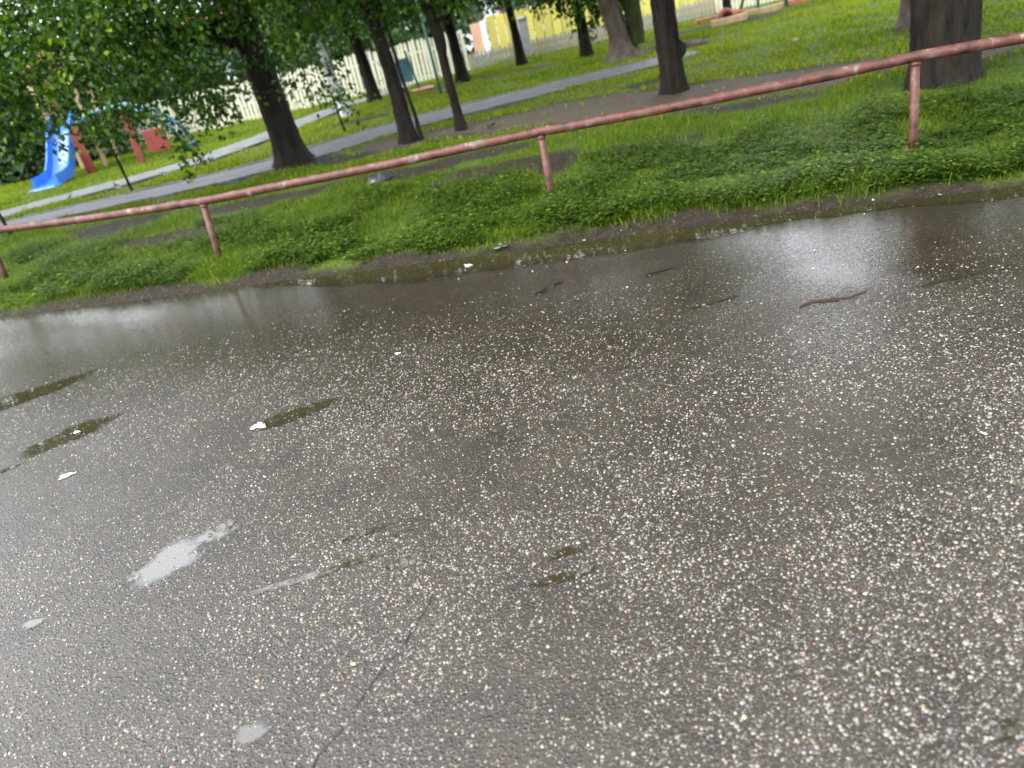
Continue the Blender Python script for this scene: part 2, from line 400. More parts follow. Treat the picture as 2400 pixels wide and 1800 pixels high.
def height(x, y):
    d = y - yedge(x)
    lip = np.clip((d - 0.0) / 0.30, 0, 1)
    z = -0.02 + 0.075 * lip * lip * (3 - 2 * lip) + 0.02 * np.clip(d - .3, 0, 1)
    z = z + np.clip(d, 0, 1) * (0.012 * n2(x, y) + 0.006 * n3(x, y))
    return z
def turfness(x, y):
    d = y - yedge(x)
    g = np.clip((d - 0.19 - 0.06 * n2(x * 1.6, y * 1.6) - 0.05 * n3(x, y)) / 0.14, 0, 1)
    for bx, by, rx, ry in BARE:
        u = (x - bx) * 0.95 + (y - by) * 0.3 * -1; v = (x - bx) * 0.3 + (y - by) * 0.95
        q = np.sqrt((u / rx) ** 2 + (v / ry) ** 2) + 0.35 * n2(x, y) + 0.15 * n3(x, y)
        g = g * np.clip((q - 0.75) / 0.45, 0.04, 1)
    tk = seg_dist(x, y, TRACK) + 0.12 * n2(x, y) + 0.08 * n3(x, y)
    g = g * np.clip(tk / 0.25 + .1, 0.02, 1)
    return g
def pathmask(x, y):
    return (seg_dist(x, y, PATH1) > 0.02) & (seg_dist(x, y, PATH2) > 0.0)

xs = np.concatenate([np.linspace(-60, -10, 40, endpoint=False), np.linspace(-10, -7, 40, endpoint=False), np.linspace(-7, 8, 300, endpoint=False), np.linspace(8, 12, 40, endpoint=False), np.linspace(12, 60, 40)])
ds = np.concatenate([np.linspace(-0.12, 0.9, 26, endpoint=False), np.linspace(0.9, 4, 50, endpoint=False), np.linspace(4, 22, 120, endpoint=False), np.linspace(22, 160, 20)])
GX, GD = np.meshgrid(xs, ds); GY = yedge(GX) + GD
GZ = height(GX, GY)
onp = np.minimum(seg_dist(GX, GY, PATH1), seg_dist(GX, GY, PATH2))
GZ = np.where(onp < 0.0, GZ - 0.01, GZ)
nx_, ny_ = len(xs), len(ds)
idx = np.arange(nx_ * ny_).reshape(ny_, nx_)
Fc = np.stack([idx[:-1, :-1], idx[:-1, 1:], idx[1:, 1:], idx[1:, :-1]], -1).reshape(-1, 4)
tk = np.clip(-(seg_dist(GX, GY, TRACK) + 0.15 * n2(GX, GY)) / 0.2 + 0.5, 0, 1)
g = np_mesh('ground', np.stack([GX, GY, GZ], -1).reshape(-1, 3), Fc, M_ground, attrs={'turf': turfness(GX, GY).ravel() * 0.9, 'track': tk.ravel()}, smooth=True)
tag(g, kind='structure')

# road sheet
xs2 = np.concatenate([np.linspace(-60, -8, 20, endpoint=False), np.linspace(-8, 8, 120, endpoint=False), np.linspace(8, 60, 20)])
RV = []; RF = []
ts = [0.0, 0.02, 0.1, 0.3, 1.0]
for i, x in enumerate(xs2):
    ye = float(yedge(x)) + 0.06
    for y in (ye, ye - 0.5, ye - 1.5, ye - 4, ye - 9, -50):
        RV.append((x, y if y > -50 else -50, 0.0 if y != ye else -0.0))
for i in range(len(xs2) - 1):
    for j in range(5):
        a = i * 6 + j
        RF.append((a, a + 1, a + 7, a + 6))
r_ = mesh_obj('road', RV, RF, M_road)
tag(r_, kind='structure')

# ------------------------------------------------------------------ puddles
def puddle(pts_c, name='puddle', z=0.003):
    """outline polygon fan"""
    c = np.mean(pts_c, 0)
    pts_c = np.asarray(pts_c); n = len(pts_c)
    V = [(c[0], c[1], z)]; at = [1.0]
    for q, e_ in ((.35, 1.0), (.7, .62), (1.0, 0.0)):
        V += [(c[0] + (p[0] - c[0]) * q, c[1] + (p[1] - c[1]) * q, z) for p in pts_c]; at += [e_] * n
    Fc = [(0, 1 + i, 1 + (i + 1) % n) for i in range(n)]
    for k in (0, 1):
        Fc += [(1 + k * n + i, 1 + (k + 1) * n + i, 1 + (k + 1) * n + (i + 1) % n, 1 + k * n + (i + 1) % n) for i in range(n)]
    return mesh_obj(name, V, Fc, M_water, attrs={'depth': at})
def blob(cx, cy, rx, ry, ang, seed, n=64, rough=0.25):
    r = np.random.default_rng(seed); a = np.linspace(0, 2 * np.pi, n, endpoint=False)
    q = 1 + sum(rough / (k ** 0.8) * np.sin(k * a + r.uniform(0, 6.28)) * r.uniform(.3, 1) for k in (2, 3, 5, 8, 13, 19))
    x = rx * q * np.cos(a); y = ry * q * np.sin(a)
    return np.stack([cx + x * np.cos(ang) - y * np.sin(ang), cy + x * np.sin(ang) + y * np.cos(ang)], 1)
# the long gutter puddle follows the soil edge
gx = np.linspace(-1.9, 7.5, 160)
wid = np.interp(gx, [-1.9, -1.2, -.6, .2, 1.0, 1.4, 2.1, 2.7, 3.3, 7.5], [.02, .22, .38, .36, .34, .30, .12, .14, .2, .3]) + 0.02 * np.sin(gx * 9) + 0.012 * np.sin(gx * 23)
top = np.stack([gx, yedge(gx) + 0.03], 1); bot = np.stack([gx, yedge(gx) - wid], 1)
n = len(gx); V = []; at = []
for q, e_ in ((0, 1.0), (.55, 1.0), (.85, .6), (1.15, 0.0)):
    V += [(*(t_ + (b_ - t_) * q), 0.004) for t_, b_ in zip(top, bot)]; at += [e_] * n
for i in range(8): at[i] = at[n + i] = at[2 * n + i] = i / 8
gp = mesh_obj('puddle', V, [((k + 1) * n + i, (k + 1) * n + i + 1, k * n + i + 1, k * n + i) for k in range(3) for i in range(n - 1)], M_water, attrs={'depth': at})
tag(gp, 'long dark strip of rainwater lying in the gutter along the soil edge', 'puddle')
PUD = [
    (-2.50, 4.02, .24, .11, .45, 11, 'narrow olive puddle at the left of the road below the railing'),
    (-1.12, 3.61, .18, .08, .30, 12, 'small brown puddle beside the scrap of plain white'),
    (-1.46, 2.53, .17, .085, .55, 13, 'bright ragged puddle mirroring the white sky in the lower left'),
    (-1.30, 2.66, .10, .05, .30, 14, 'dark little puddle touching the bright ragged puddle'),
    (-.93, 1.585, .060, .028, .2, 15, 'pale ringed puddle near the bottom edge of the road'),
    (-1.91, 2.33, .04, .022, .2, 16, 'tiny round brown puddle near the left edge of the road'),
    (0.05, 2.045, .080, .020, .10, 17, 'upper of two short brown puddles in the middle of the road'),
    (0.02, 1.925, .10, .022, .10, 18, 'lower of two short brown puddles in the middle of the road'),
    (-.66, 2.42, .10, .018, .25, 19, 'short thin brown puddle just above the long thin one left of the crack'),
    (-.83, 2.235, .24, .020, .13, 20, 'long thin pale and brown puddle pointing toward the top of the road crack'),
    (-.50, 2.19, .09, .026, .10, 21, 'short brown puddle at the upper end of the road crack'),
    (2.22, 3.42, .16, .012, .05, 24, 'thin dark puddle just right of the bright reflection'),
    (1.15, 3.80, .14, .014, .10, 25, 'thin dark puddle just left of the bright reflection'),
    (-3.2, 4.85, .45, .12, .35, 26, 'long dark puddle at the left edge far up the road'),
    (-2.75, 3.74, .12, .02, .4, 27, 'low dark puddle below the olive puddle at the left edge'),
    (0.90, 1.10, .045, .016, .3, 28, 'brown puddle in the bottom right corner of the road'),
]
for pi_, (cx, cy, rx, ry, ang, sd_, lb) in enumerate(PUD):
    p = puddle(blob(cx, cy, rx * 1.15, ry * 1.3, ang, sd_, n=96, rough=0.38), z=0.0017 + 0.00006 * pi_)
    tag(p, lb, 'puddle')

# ------------------------------------------------------------------ road stones (real pebbles bedded in the tar)
def stones():
    P = []
    N = 170000
    x = rng.uniform(-4.2, 3.6, N * 2); y = rng.uniform(0.75, 5.2, N * 2)
    # inside the field of view with a margin
    keep = (np.abs(np.arctan2(x, y + 0.55)) < math.radians(47)) & (y < 5.3 - 0.347 * x)
    dist = np.hypot(x, y)
    d = 5.6 - .347 * x - y
    pr = np.clip(1.25 - dist / 5.2, 0.05, .9) * np.clip((d - 0.65 + 0.40 * n1(x, y)) / 1.9, 0.01, 1) * np.clip(0.75 + 0.6 * n2(x, y), 0.15, 1)
    keep &= rng.random(len(x)) < pr
    x, y = x[keep], y[keep]
    n = len(x)
    r = 0.0020 + 0.0056 * rng.random(n) ** 2.6
    r[rng.random(n) < 0.012] *= 1.6
    asp = rng.uniform(0.6, 1.0, n); rot = rng.uniform(0, np.pi, n)
    h = r * rng.uniform(0.25, 0.6, n)
    K = 5
    ang = np.arange(K) * 2 * np.pi / K
    jit = rng.uniform(0.8, 1.15, (n, K))
    def ring(s, z, tw):
        a = ang[None, :] + tw
        px = np.cos(a) * r[:, None] * jit * s; py = np.sin(a) * r[:, None] * jit * s * asp[:, None]
        c, s_ = np.cos(rot)[:, None], np.sin(rot)[:, None]
        return np.stack([x[:, None] + px * c - py * s_, y[:, None] + px * s_ + py * c, np.broadcast_to(z[:, None], px.shape)], -1)
    tl = rng.uniform(-.25, .25, (n, 2))
    R0 = ring(1.0, np.full(n, -0.0015), 0); R1 = ring(0.72, h * 0.8, 0.15)
    R1[..., 2] += (R1[..., 0] - x[:, None]) * tl[:, :1] + (R1[..., 1] - y[:, None]) * tl[:, 1:]
    T = np.stack([x, y, h], -1)[:, None, :]
    V = np.concatenate([R0, R1, T], 1)
    nv = 2 * K + 1
    f = []
    for k in range(K):
        k2 = (k + 1) % K
        f += [(k, k2, K + k2), (k, K + k2, K + k), (K + k, K + k2, 2 * K)]
    f = np.array(f)
    Fc = (f[None] + (np.arange(n) * nv)[:, None, None]).reshape(-1, 3)
    var = np.repeat(rng.random(n), nv)
    print('stones', n)
    m, nn, l, b = mat('wet_stone')
    a = nn.new('ShaderNodeAttribute'); a.attribute_name = 'var'
    rp = ramp(nn, [(0.0, (0.03, 0.027, 0.024)), (0.3, (0.07, 0.065, 0.055)), (0.55, (0.13, 0.12, 0.10)), (0.75, (0.125, 0.112, 0.092)), (0.945, (0.185, 0.168, 0.14)), (0.955, (0.17, 0.11, 0.085)), (0.982, (0.20, 0.09, 0.06)), (0.988, (0.26, 0.18, 0.07)), (1.0, (0.30, 0.29, 0.27))])
    l.new(a.outputs['Fac'], rp.inputs[0]); l.new(rp.outputs[0], b.inputs['Base Color'])
    b.inputs['Roughness'].default_value = 0.22
    o = np_mesh('road_stones', V.reshape(-1, 3), Fc, m, attrs={'var': var}, smooth=False)
    tag(o, 'pale and pink gravel stones bedded in the wet asphalt', 'gravel', kind='stuff')
stones()

def crumbs():
    r = np.random.default_rng(77)
    n0 = 60000
    x = r.uniform(-9, 8, n0); d = np.where(r.random(n0) < .45, r.uniform(-.10, .55, n0), r.uniform(.5, 7.5, n0)); y = yedge(x) + d
    w = np.where(d < .05, .25, np.clip(1.1 - turfness(x, y) * 1.3, 0, 1))
    k = (r.random(n0) < w * .8) & (np.abs(np.arctan2(x, y + 1.0)) < math.radians(44)) & pathmask(x, y)
    x, y, d = x[k], y[k], d[k]; n = len(x)
    z = np.where(d < .06, 0.004, height(x, y))
    s = r.uniform(.003, .011, n) * (1 + .12 * np.maximum(d, 0)); a = r.uniform(0, 6.28, n); e = r.uniform(.35, 1, n); h = s * r.uniform(.2, .8, n)
    c, q = np.cos(a), np.sin(a)
    pts = []
    for (u, v, w_) in ((-1, -.2, 0), (-.3, -1, 0), (1, -.4, 0), (.5, .9, 0), (-.5, .8, 0), (.05, .05, 1)):
        px, py = u * s, v * s * e
        pts.append(np.stack([x + px * c - py * q, y + px * q + py * c, z - .001 + w_ * h], -1))
    V = np.stack(pts, 1).reshape(-1, 3)
    f = np.array([(i, (i + 1) % 5, 5) for i in range(5)])
    Fc = (f[None] + (np.arange(n) * 6)[:, None, None]).reshape(-1, 3)
    m = leaf_mat('soil_debris', [(0, (0.008, 0.006, 0.004)), (.5, (0.03, 0.024, 0.017)), (.85, (0.07, 0.055, 0.035)), (.95, (0.14, 0.115, 0.055)), (1, (.2, .19, .16))], .5, .0)
    o = np_mesh('soil_crumbs', V, Fc, m, attrs={'var': np.repeat(np.clip(r.beta(1.6, 2.2, n), 0, 1), 6)})
    tag(o, 'crumbs of soil, bark and leaf litter on the bare ground', 'litter', kind='stuff')
crumbs()

# crack in the asphalt: a recessed-looking dark seam of tar-filled grit
mb = MB()
pts = [(-.40, 2.02), (-.425, 1.93), (-.47, 1.86), (-.50, 1.78), (-.555, 1.72), (-.59, 1.66), (-.635, 1.585), (-.66, 1.53), (-.72, 1.46), (-.74, 1.40), (-.79, 1.33)]
for i in range(len(pts) - 1):
    if i in (6,): continue
    a = Vector((*pts[i], 0.0034)); b_ = Vector((*pts[i + 1], 0.0034)); t = (b_ - a).normalized(); nrm = Vector((-t.y, t.x, 0)) * random.uniform(.0016, .0034)
    mb.add([a - nrm, b_ - nrm * .8, b_ + nrm * .8, a + nrm], [(0, 1, 2, 3)])
m_, nn_, ll_, bb_ = mat('crack_dark'); bb_.inputs['Base Color'].default_value = (0.010, 0.009, 0.008, 1); bb_.inputs['Roughness'].default_value = 0.8
tag(mb.build('road_crack', m_), kind='structure')

# ------------------------------------------------------------------ paths
def ribbon(name, P, z, m, w_extra=0.0, thick=0.05, i0=0, i1=None, step=0.25):
    Q = P[i0:i1]
    pts = []
    for (ax, ay, aw), (bx, by, bw) in zip(Q[:-1], Q[1:]):
        L = math.hypot(bx - ax, by - ay); k = max(1, int(L / step))
        for j in range(k): t = j / k; pts.append((ax + (bx - ax) * t, ay + (by - ay) * t, aw + (bw - aw) * t))
    pts.append(Q[-1])
    # smooth
    A = np.array(pts)
    for _ in range(6): A[1:-1] = (A[:-2] + 2 * A[1:-1] + A[2:]) / 4
    T = np.gradient(A[:, :2], axis=0); T /= np.linalg.norm(T, axis=1)[:, None]; N = np.stack([-T[:, 1], T[:, 0]], 1)
    return A, T, N
A, T, N = ribbon('p', PATH1, 0, None)
V = []; Fc = []
for i in range(len(A)):
    w = A[i, 2]
    for s in (-1, -0.5, 0, .5, 1):
        x, y = A[i, 0] + N[i, 0] * w * s, A[i, 1] + N[i, 1] * w * s
        V.append((x, y, 0.098 + 0.012 * (1 - s * s)))
for i in range(len(A) - 1):
    for j in range(4): Fc.append((i * 5 + j, i * 5 + j + 1, i * 5 + 6 + j, i * 5 + 5 + j))
mp_ = mesh_obj('footpath', V, Fc, M_path, smooth=True)
tag(mp_, kind='structure')
# kerb stones both sides
acc = 0; start = 0
L = np.concatenate([[0], np.cumsum(np.linalg.norm(np.diff(A[:, :2], axis=0), axis=1))])
for side in (-1, 1):
    s0 = 0.0
    while s0 < L[-1] - .9:
        sm = s0 + .45
        x = np.interp(sm, L, A[:, 0]); y = np.interp(sm, L, A[:, 1]); w = np.interp(sm, L, A[:, 2])
        tx = np.interp(sm, L, T[:, 0]); ty = np.interp(sm, L, T[:, 1]); nxx = np.interp(sm, L, N[:, 0]); nyy = np.interp(sm, L, N[:, 1])
        b = MB(); b.box((0, 0, 0), (.885, .07, .16), 0, .008)
        o = b.build('kerb_stone', M_curb, mp_)
        o.location = (x + nxx * side * (w + .037), y + nyy * side * (w + .037), 0.035 + random.uniform(-.006, .006))
        o.rotation_euler = (0, 0, math.atan2(ty, tx))
        s0 += .9
A, T, N = ribbon('p', PATH2, 0, None)
L = np.concatenate([[0], np.cumsum(np.linalg.norm(np.diff(A[:, :2], axis=0), axis=1))])
base = MB()
for i in range(0, len(A) - 1):
    q = []
    for k_ in (i, i + 1):
        for s in (-1, 1): q.append((A[k_, 0] + N[k_, 0] * .56 * s, A[k_, 1] + N[k_, 1] * .56 * s, 0.075))
    base.add(q, [(0, 2, 3, 1)])
sp_ = base.build('slab_path', M_curb); tag(sp_, kind='structure')
s0 = 0
slab_me = None
while s0 < L[-1] - .8:
    sm = s0 + .4
    x = np.interp(sm, L, A[:, 0]); y = np.interp(sm, L, A[:, 1]); tx = np.interp(sm, L, T[:, 0]); ty = np.interp(sm, L, T[:, 1])
    if slab_me is None:
        b = MB(); b.box((0, 0, 0), (.77, 1.12, .07), 0, .01); o = b.build('paving_slab', M_slab, sp_); slab_me = o.data
    else:
        o = bpy.data.objects.new('paving_slab', slab_me); COL.objects.link(o); o.parent = sp_
    o.location = (x, y, 0.085 + random.uniform(-.008, .008)); o.rotation_euler = (random.uniform(-.01, .01), random.uniform(-.01, .01), math.atan2(ty, tx) + random.uniform(-.01, .01))
    s0 += .8

# ------------------------------------------------------------------ grass and weeds
def blades(name, n, xr, dr, hr, wr, m, label, cat, dens_pow=1.0, lay=0.5, wmult=None, seed=5, clump=0.0, turfmin=0.0, varshift=0.0, edge=False):
    r = np.random.default_rng(seed)
    x = r.uniform(*xr, n * 3); d = r.uniform(0, 1, n * 3); d = dr[0] + (dr[1] - dr[0]) * d ** dens_pow
    y = yedge(x) + d
    az = np.arctan2(x, y + 1.5)
    keep = (np.abs(az) < math.radians(43)) & (y < 24.2)
    x, y, d = x[keep], y[keep], d[keep]
    tf = turfness(x, y)
    if edge: tf = np.clip(.25 + .9 * n2(x * 2, y * 2), 0, 1)
    cl = np.clip(0.65 + clump * n3(x * 1.3, y * 1.3), 0.05, 1)
    keep = (r.random(len(x)) < tf * cl) & (tf > turfmin) & pathmask(x, y)
    x, y, d = x[keep][:n], y[keep][:n], d[keep][:n]
    n = len(x)
    z = height(x, y)
    hf = np.clip(0.8 + 0.5 * n2(x, y), 0.35, 1.5)
    h = r.uniform(*hr, n) * hf; w = r.uniform(*wr, n)
    dist = np.hypot(x, y)
    a = r.uniform(0, 2 * np.pi, n); ln = r.uniform(0.1, lay + .3, n) * h; la = r.uniform(0, 2 * np.pi, n)
    ca, sa = np.cos(a) * w / 2, np.sin(a) * w / 2
    lx, ly = np.cos(la) * ln, np.sin(la) * ln
    b0 = np.stack([x - ca, y - sa, z - .01], -1); b1 = np.stack([x + ca, y + sa, z - .01], -1)
    m0 = np.stack([x - ca * .8 + lx * .35, y - sa * .8 + ly * .35, z + h * .62], -1); m1 = np.stack([x + ca * .8 + lx * .35, y + sa * .8 + ly * .35, z + h * .62], -1)
    t = np.stack([x + lx, y + ly, z + h], -1)
    V = np.stack([b0, b1, m1, m0, t], 1).reshape(-1, 3)
    k = (np.arange(n) * 5)[:, None]
    Fc = np.concatenate([k + np.array([[0, 1, 2]]), k + np.array([[0, 2, 3]]), k + np.array([[3, 2, 4]])], 1).reshape(-1, 3)
    var = np.clip(r.normal(0.5, 0.17, n) + 0.12 * n1(x, y) + varshift, 0, 0.93)
    var[r.random(n) < 0.012] = 1.0
    o = np_mesh(name, V, Fc, m, attrs={'var': np.repeat(var, 5)})
    tag(o, label, cat, kind='stuff')
    print(name, n)
blades('grass', 130000, (-10, 8), (0.12, 5.5), (.03, .085), (.004, .009), M_grass, 'short wet grass growing on the verge around the red railing', 'grass', 1.2, .6, seed=5, clump=.4, varshift=-.10)
blades('grass', 130000, (-17, 15), (4.5, 19.5), (.03, .07), (.014, .030), M_grass, 'bright lawn between the footpath and the picket fence', 'grass', 1.0, .7, seed=6, clump=.35, varshift=.17)  # lighter varshift paints open daylight into the far blades

blades('grass', 3600, (-9, 8), (0.06, .36), (.03, .075), (.004, .008), M_grass, 'ragged longer grass blades hanging over the soil edge', 'grass', .5, 1.1, seed=15, clump=.9, varshift=-.15, edge=True)
def weeds(n, seed=9):
    """leafy weeds: stems with pairs of small rounded leaves, thickest along the road side of the verge"""
    r = np.random.default_rng(seed)
    x = r.uniform(-8, 7, n * 4); d = 0.20 + 2.5 * r.random(n * 4) ** 1.7
    y = yedge(x) + d
    keep = (np.abs(np.arctan2(x, y + 1.0)) < math.radians(44))
    x, y, d = x[keep], y[keep], d[keep]
    tf = turfness(x, y)
    pr = tf * np.clip(0.5 + 0.7 * n3(x, y) + 0.06 * (x + 1), 0.04, 1)
    keep = r.random(len(x)) < pr
    x, y, d = x[keep][:n], y[keep][:n], d[keep][:n]
    n = len(x)
    H = (0.035 + 0.085 * r.random(n)) * np.clip(1.05 + 0.4 * n2(x, y), .5, 1.5) * np.clip(0.6 + d, .6, 1)
    K = 7
    x_ = np.repeat(x, K); y_ = np.repeat(y, K); H_ = np.repeat(H, K)
    lv = np.tile(np.linspace(0.25, 1, K), n)
    a = r.uniform(0, 2 * np.pi, n * K); s = np.repeat(r.uniform(.008, .024, n), K) * r.uniform(.7, 1.2, n * K)
    z0 = height(x, y); z_ = np.repeat(z0, K)
    off = r.uniform(.004, .035, n * K)
    px = x_ + np.cos(a) * off; py = y_ + np.sin(a) * off; pz = z_ + H_ * lv
    tilt = r.uniform(-.2, .9, n * K)
    ux, uy, uz = np.cos(a) * np.cos(tilt), np.sin(a) * np.cos(tilt), np.sin(tilt) * .6
    vx, vy = -np.sin(a), np.cos(a)
    P = np.stack([px, py, pz], -1); U = np.stack([ux, uy, uz], -1); Vv = np.stack([vx, vy, np.zeros_like(vx)], -1)
    s = s[:, None]
    q0 = P; q1 = P + U * s * .9 + Vv * s * .62; q2 = P + U * s * 2 + np.array([0, 0, -1]) * s * .3; q3 = P + U * s * .9 - Vv * s * .62
    V = np.stack([q0, q1, q2, q3], 1).reshape(-1, 3)
    k = (np.arange(n * K) * 4)[:, None]
    Fc = (k + np.array([[0, 1, 2, 3]]))
    var = np.clip(np.repeat(np.clip(r.normal(.4, .2, n), 0, 1), K) + r.normal(0, .1, n * K) + .25 * (lv - .6), 0, 1)
    o = np_mesh('weeds', V, Fc, M_weed, attrs={'var': np.repeat(var, 4)})
    tag(o, 'low leafy weeds crowding the road side of the verge', 'weeds', kind='stuff')
    print('weeds', n)
weeds(24000)

# ------------------------------------------------------------------ red pipe railing
RPOS = [(-11.3, 11.5, .58), (-8.2, 10.15, .58), (-5.21, 8.77, .60), (-2.41, 7.38, .60), (0.70, 6.61, .64), (3.29, 5.57, .72), (6.0, 4.45, .78), (8.9, 3.3, .80)]
rail = empty('pipe_railing', (-2.41, 7.38, 0.05))
tag(rail, 'low railing of rust-red painted pipe running along the grass verge', 'railing')
mb = MB()
pp = []
for i in range(len(RPOS) - 1):
    a = Vector(RPOS[i]); b = Vector(RPOS[i + 1])
    for k in range(10):
        t = k / 10
        p = a.lerp(b, t); p.z += -0.012 * math.sin(math.pi * t) + random.uniform(-.0025, .0025)
        pp.append(p - Vector(rail.location))
pp.append(Vector(RPOS[-1]) - Vector(rail.location))
mb.tube(pp, 0.038, 16, noise=0.015)
mb.build('rail', M_rail, rail, True)
for i, (x, y, z) in enumerate(RPOS):
    b = MB()
    lean = [(.0, .0), (.01, 0), (-.02, 0), (-.03, .0), (.0, 0), (.0, 0), (0, 0), (0, 0)][i]
    b.tube([(lean[0] * 2, lean[1], -.15), (lean[0], 0, .1), (0, 0, z - .08)], [.031, .031, .030], 14, noise=0.02)
    o = b.build('post', M_rail, rail, True)
    o.location = Vector((x, y, 0.05)) - Vector(rail.location)
    w = MB(); w.tube([(0, 0, z - .105), (0, 0, z - .085)], [.034, .038], 14)
    wo_ = w.build('weld_collar', M_rail, o, True)

# ------------------------------------------------------------------ trees
GAPO = np.array([0, 0, -EYE]); GAPD = np.array([.384, .806, .450]); GAPD /= np.linalg.norm(GAPD)
def carve(P):
    """the break between the crowns on the right through which the white sky shows"""
    q = P - GAPO; t = q @ GAPD; r = q - t[:, None] * GAPD
    side = np.array([GAPD[1], -GAPD[0], 0]); side /= np.linalg.norm(side); up = np.cross(side, GAPD)
    u = (r @ side) / t; v = (r @ up) / t
    return ((u / 0.070) ** 2 + (v / 0.14) ** 2) > (1 + 0.5 * np.sin(23 * u / .05 + 3 * v / .05))

def leaves(name, blobs, n, size, m, parent=None, loc=(0, 0, 0), seed=1, cluster=10, droop=0.4, spread=0.22, carve_gap=True, vshift=0.0):
    r = np.random.default_rng(seed)
    vol = np.array([b[3] * b[4] * b[5] for b in blobs]) ** .8; vol /= vol.sum()
    nc = n // cluster
    bi = r.choice(len(blobs), nc, p=vol)
    B = np.array(blobs)[bi]
    d = r.normal(size=(nc, 3)); d /= np.linalg.norm(d, axis=1)[:, None]
    rad = r.random(nc) ** 0.42
    C = B[:, :3] + d * rad[:, None] * B[:, 3:6] * (1 + .18 * r.normal(size=(nc, 1)))
    # twig direction: outwards and drooping
    tw = d + np.array([0, 0, -droop]) + .5 * r.normal(size=(nc, 3)); tw /= np.linalg.norm(tw, axis=1)[:, None]
    t = np.tile(np.linspace(0, 1, cluster), nc)
    P = np.repeat(C, cluster, 0) + np.repeat(tw, cluster, 0) * (t * spread * 2)[:, None] + r.normal(size=(nc * cluster, 3)) * spread * .28
    P[:, 2] = np.maximum(P[:, 2], 0.12)
    N = len(P)
    keep = np.ones(N, bool)
    if carve_gap: keep = carve(P)
    a = np.repeat(tw, cluster, 0) + 0.8 * r.normal(size=(N, 3)) + np.array([0, 0, -.25]); a /= np.linalg.norm(a, axis=1)[:, None]
    nrm = np.array([0, 0, 1.0]) + .75 * r.normal(size=(N, 3)); s = np.cross(a, nrm); s /= np.linalg.norm(s, axis=1)[:, None] + 1e-9
    k = r.uniform(.6, 1.25, N)[:, None] * size
    up = np.cross(s, a)
    q0 = P; q1 = P + a * k * .45 + s * k * .36 + up * k * .08; q2 = P + a * k * 1.05 - up * k * .06; q3 = P + a * k * .45 - s * k * .36 + up * k * .08
    var = np.clip(np.repeat(np.clip(r.normal(.42, .22, nc), 0, 1), cluster) + r.normal(0, .13, N) + vshift, 0, 1)
    V = np.stack([q0, q1, q2, q3], 1)[keep].reshape(-1, 3) - np.array(loc)
    n2_ = keep.sum()
    kk = (np.arange(n2_) * 4)[:, None]
    Fc = np.concatenate([kk + np.array([[0, 1, 2]]), kk + np.array([[0, 2, 3]])], 1).reshape(-1, 3)
    return np_mesh(name, V, Fc, m, parent, attrs={'var': np.repeat(var[keep], 4)})

def trunk(parent, pts, rads, m, flare=1.5, n=22, seed=0, name='trunk'):
    r = np.random.default_rng(seed)
    pts = np.array(pts, float); rads = np.array(rads, float)
    L = np.concatenate([[0], np.cumsum(np.linalg.norm(np.diff(pts, axis=0), axis=1))])
    K = max(14, int(L[-1] / .07))
    u = np.linspace(0, L[-1], K)
    P = np.stack([np.interp(u, L, pts[:, i]) for i in range(3)], 1)
    for _ in range(4): P[1:-1] = (P[:-2] + 2 * P[1:-1] + P[2:]) / 4
    R = np.interp(u, L, rads)
    z = P[:, 2]
    fl = 1 + (flare - 1) * np.exp(-np.maximum(z, 0) / .13)
    ph = r.uniform(0, 6.28, 6)
    V = []
    for i in range(K):
        for k in range(n):
            a = 2 * np.pi * k / n
            ridge = .045 * np.sin(9 * a + ph[0] + .8 * np.sin(u[i] * 2)) + .03 * np.sin(5 * a + ph[1] + u[i] * 1.3) + .03 * np.sin(2 * a + ph[2] + u[i] * .8)
            root = .22 * max(0, np.sin(4 * a + ph[3])) * np.exp(-max(z[i], 0) / .10)
            rr = R[i] * fl[i] * (1 + ridge + root) + r.normal(0, .004)
            V.append((P[i, 0] + np.cos(a) * rr, P[i, 1] + np.sin(a) * rr, P[i, 2]))
    Fc = [(i * n + k, i * n + (k + 1) % n, (i + 1) * n + (k + 1) % n, (i + 1) * n + k) for i in range(K - 1) for k in range(n)]
    Fc.append(tuple(range((K - 1) * n, K * n)))
    return mesh_obj(name, V, Fc, m, parent, True)

def limbs(parent, starts, mt, name='limb'):
    for (p0, p1, r0) in starts:
        p0 = Vector(p0); p1 = Vector(p1); n = 9; pts = []; rr = []
        perp = (p1 - p0).orthogonal().normalized()
        for i in range(n):
            t = i / (n - 1)
            q = p0.lerp(p1, t) + perp * math.sin(t * math.pi) * (p1 - p0).length * .08 + Vector((random.uniform(-1, 1), random.uniform(-1, 1), random.uniform(-1, 1))) * .03 * (p1 - p0).length * (t > 0)
            pts.append(q); rr.append(r0 * (1 - .82 * t))
        b = MB(); b.tube(pts, rr, 8)
        for j in range(5):
            t = random.uniform(.35, .95); i = int(t * (n - 1)); a = pts[i]
            dr = Vector((random.uniform(-1, 1), random.uniform(-1, 1), random.uniform(-.6, .7))).normalized() * (p1 - p0).length * random.uniform(.15, .35)
            b.tube([a, a + dr * .5 + Vector((0, 0, .03)), a + dr], [rr[i] * .55, rr[i] * .35, .004], 5)
        b.build(name, mt, parent, True)

def tree(name, loc, label, tr_pts, tr_r, blobs, nleaf, lsize, seed, mt=M_bark, flare=1.5, group=None, limb=None, cluster=10, droop=.4, spread=.22, ml=None, cat='tree', vshift=0.0):
    e = empty(name, (loc[0], loc[1], 0.05))
    tag(e, label, cat, group)
    trunk(e, tr_pts, tr_r, mt, flare, seed=seed)
    if limb: limbs(e, limb, mt)
    if nleaf:
        rel = [(b[0], b[1], b[2], b[3], b[4], b[5]) for b in blobs]
        leaves('crown', rel, nleaf, lsize, ml or M_leaf, e, (loc[0], loc[1], .05), seed, cluster, droop, spread, True, vshift)
    return e

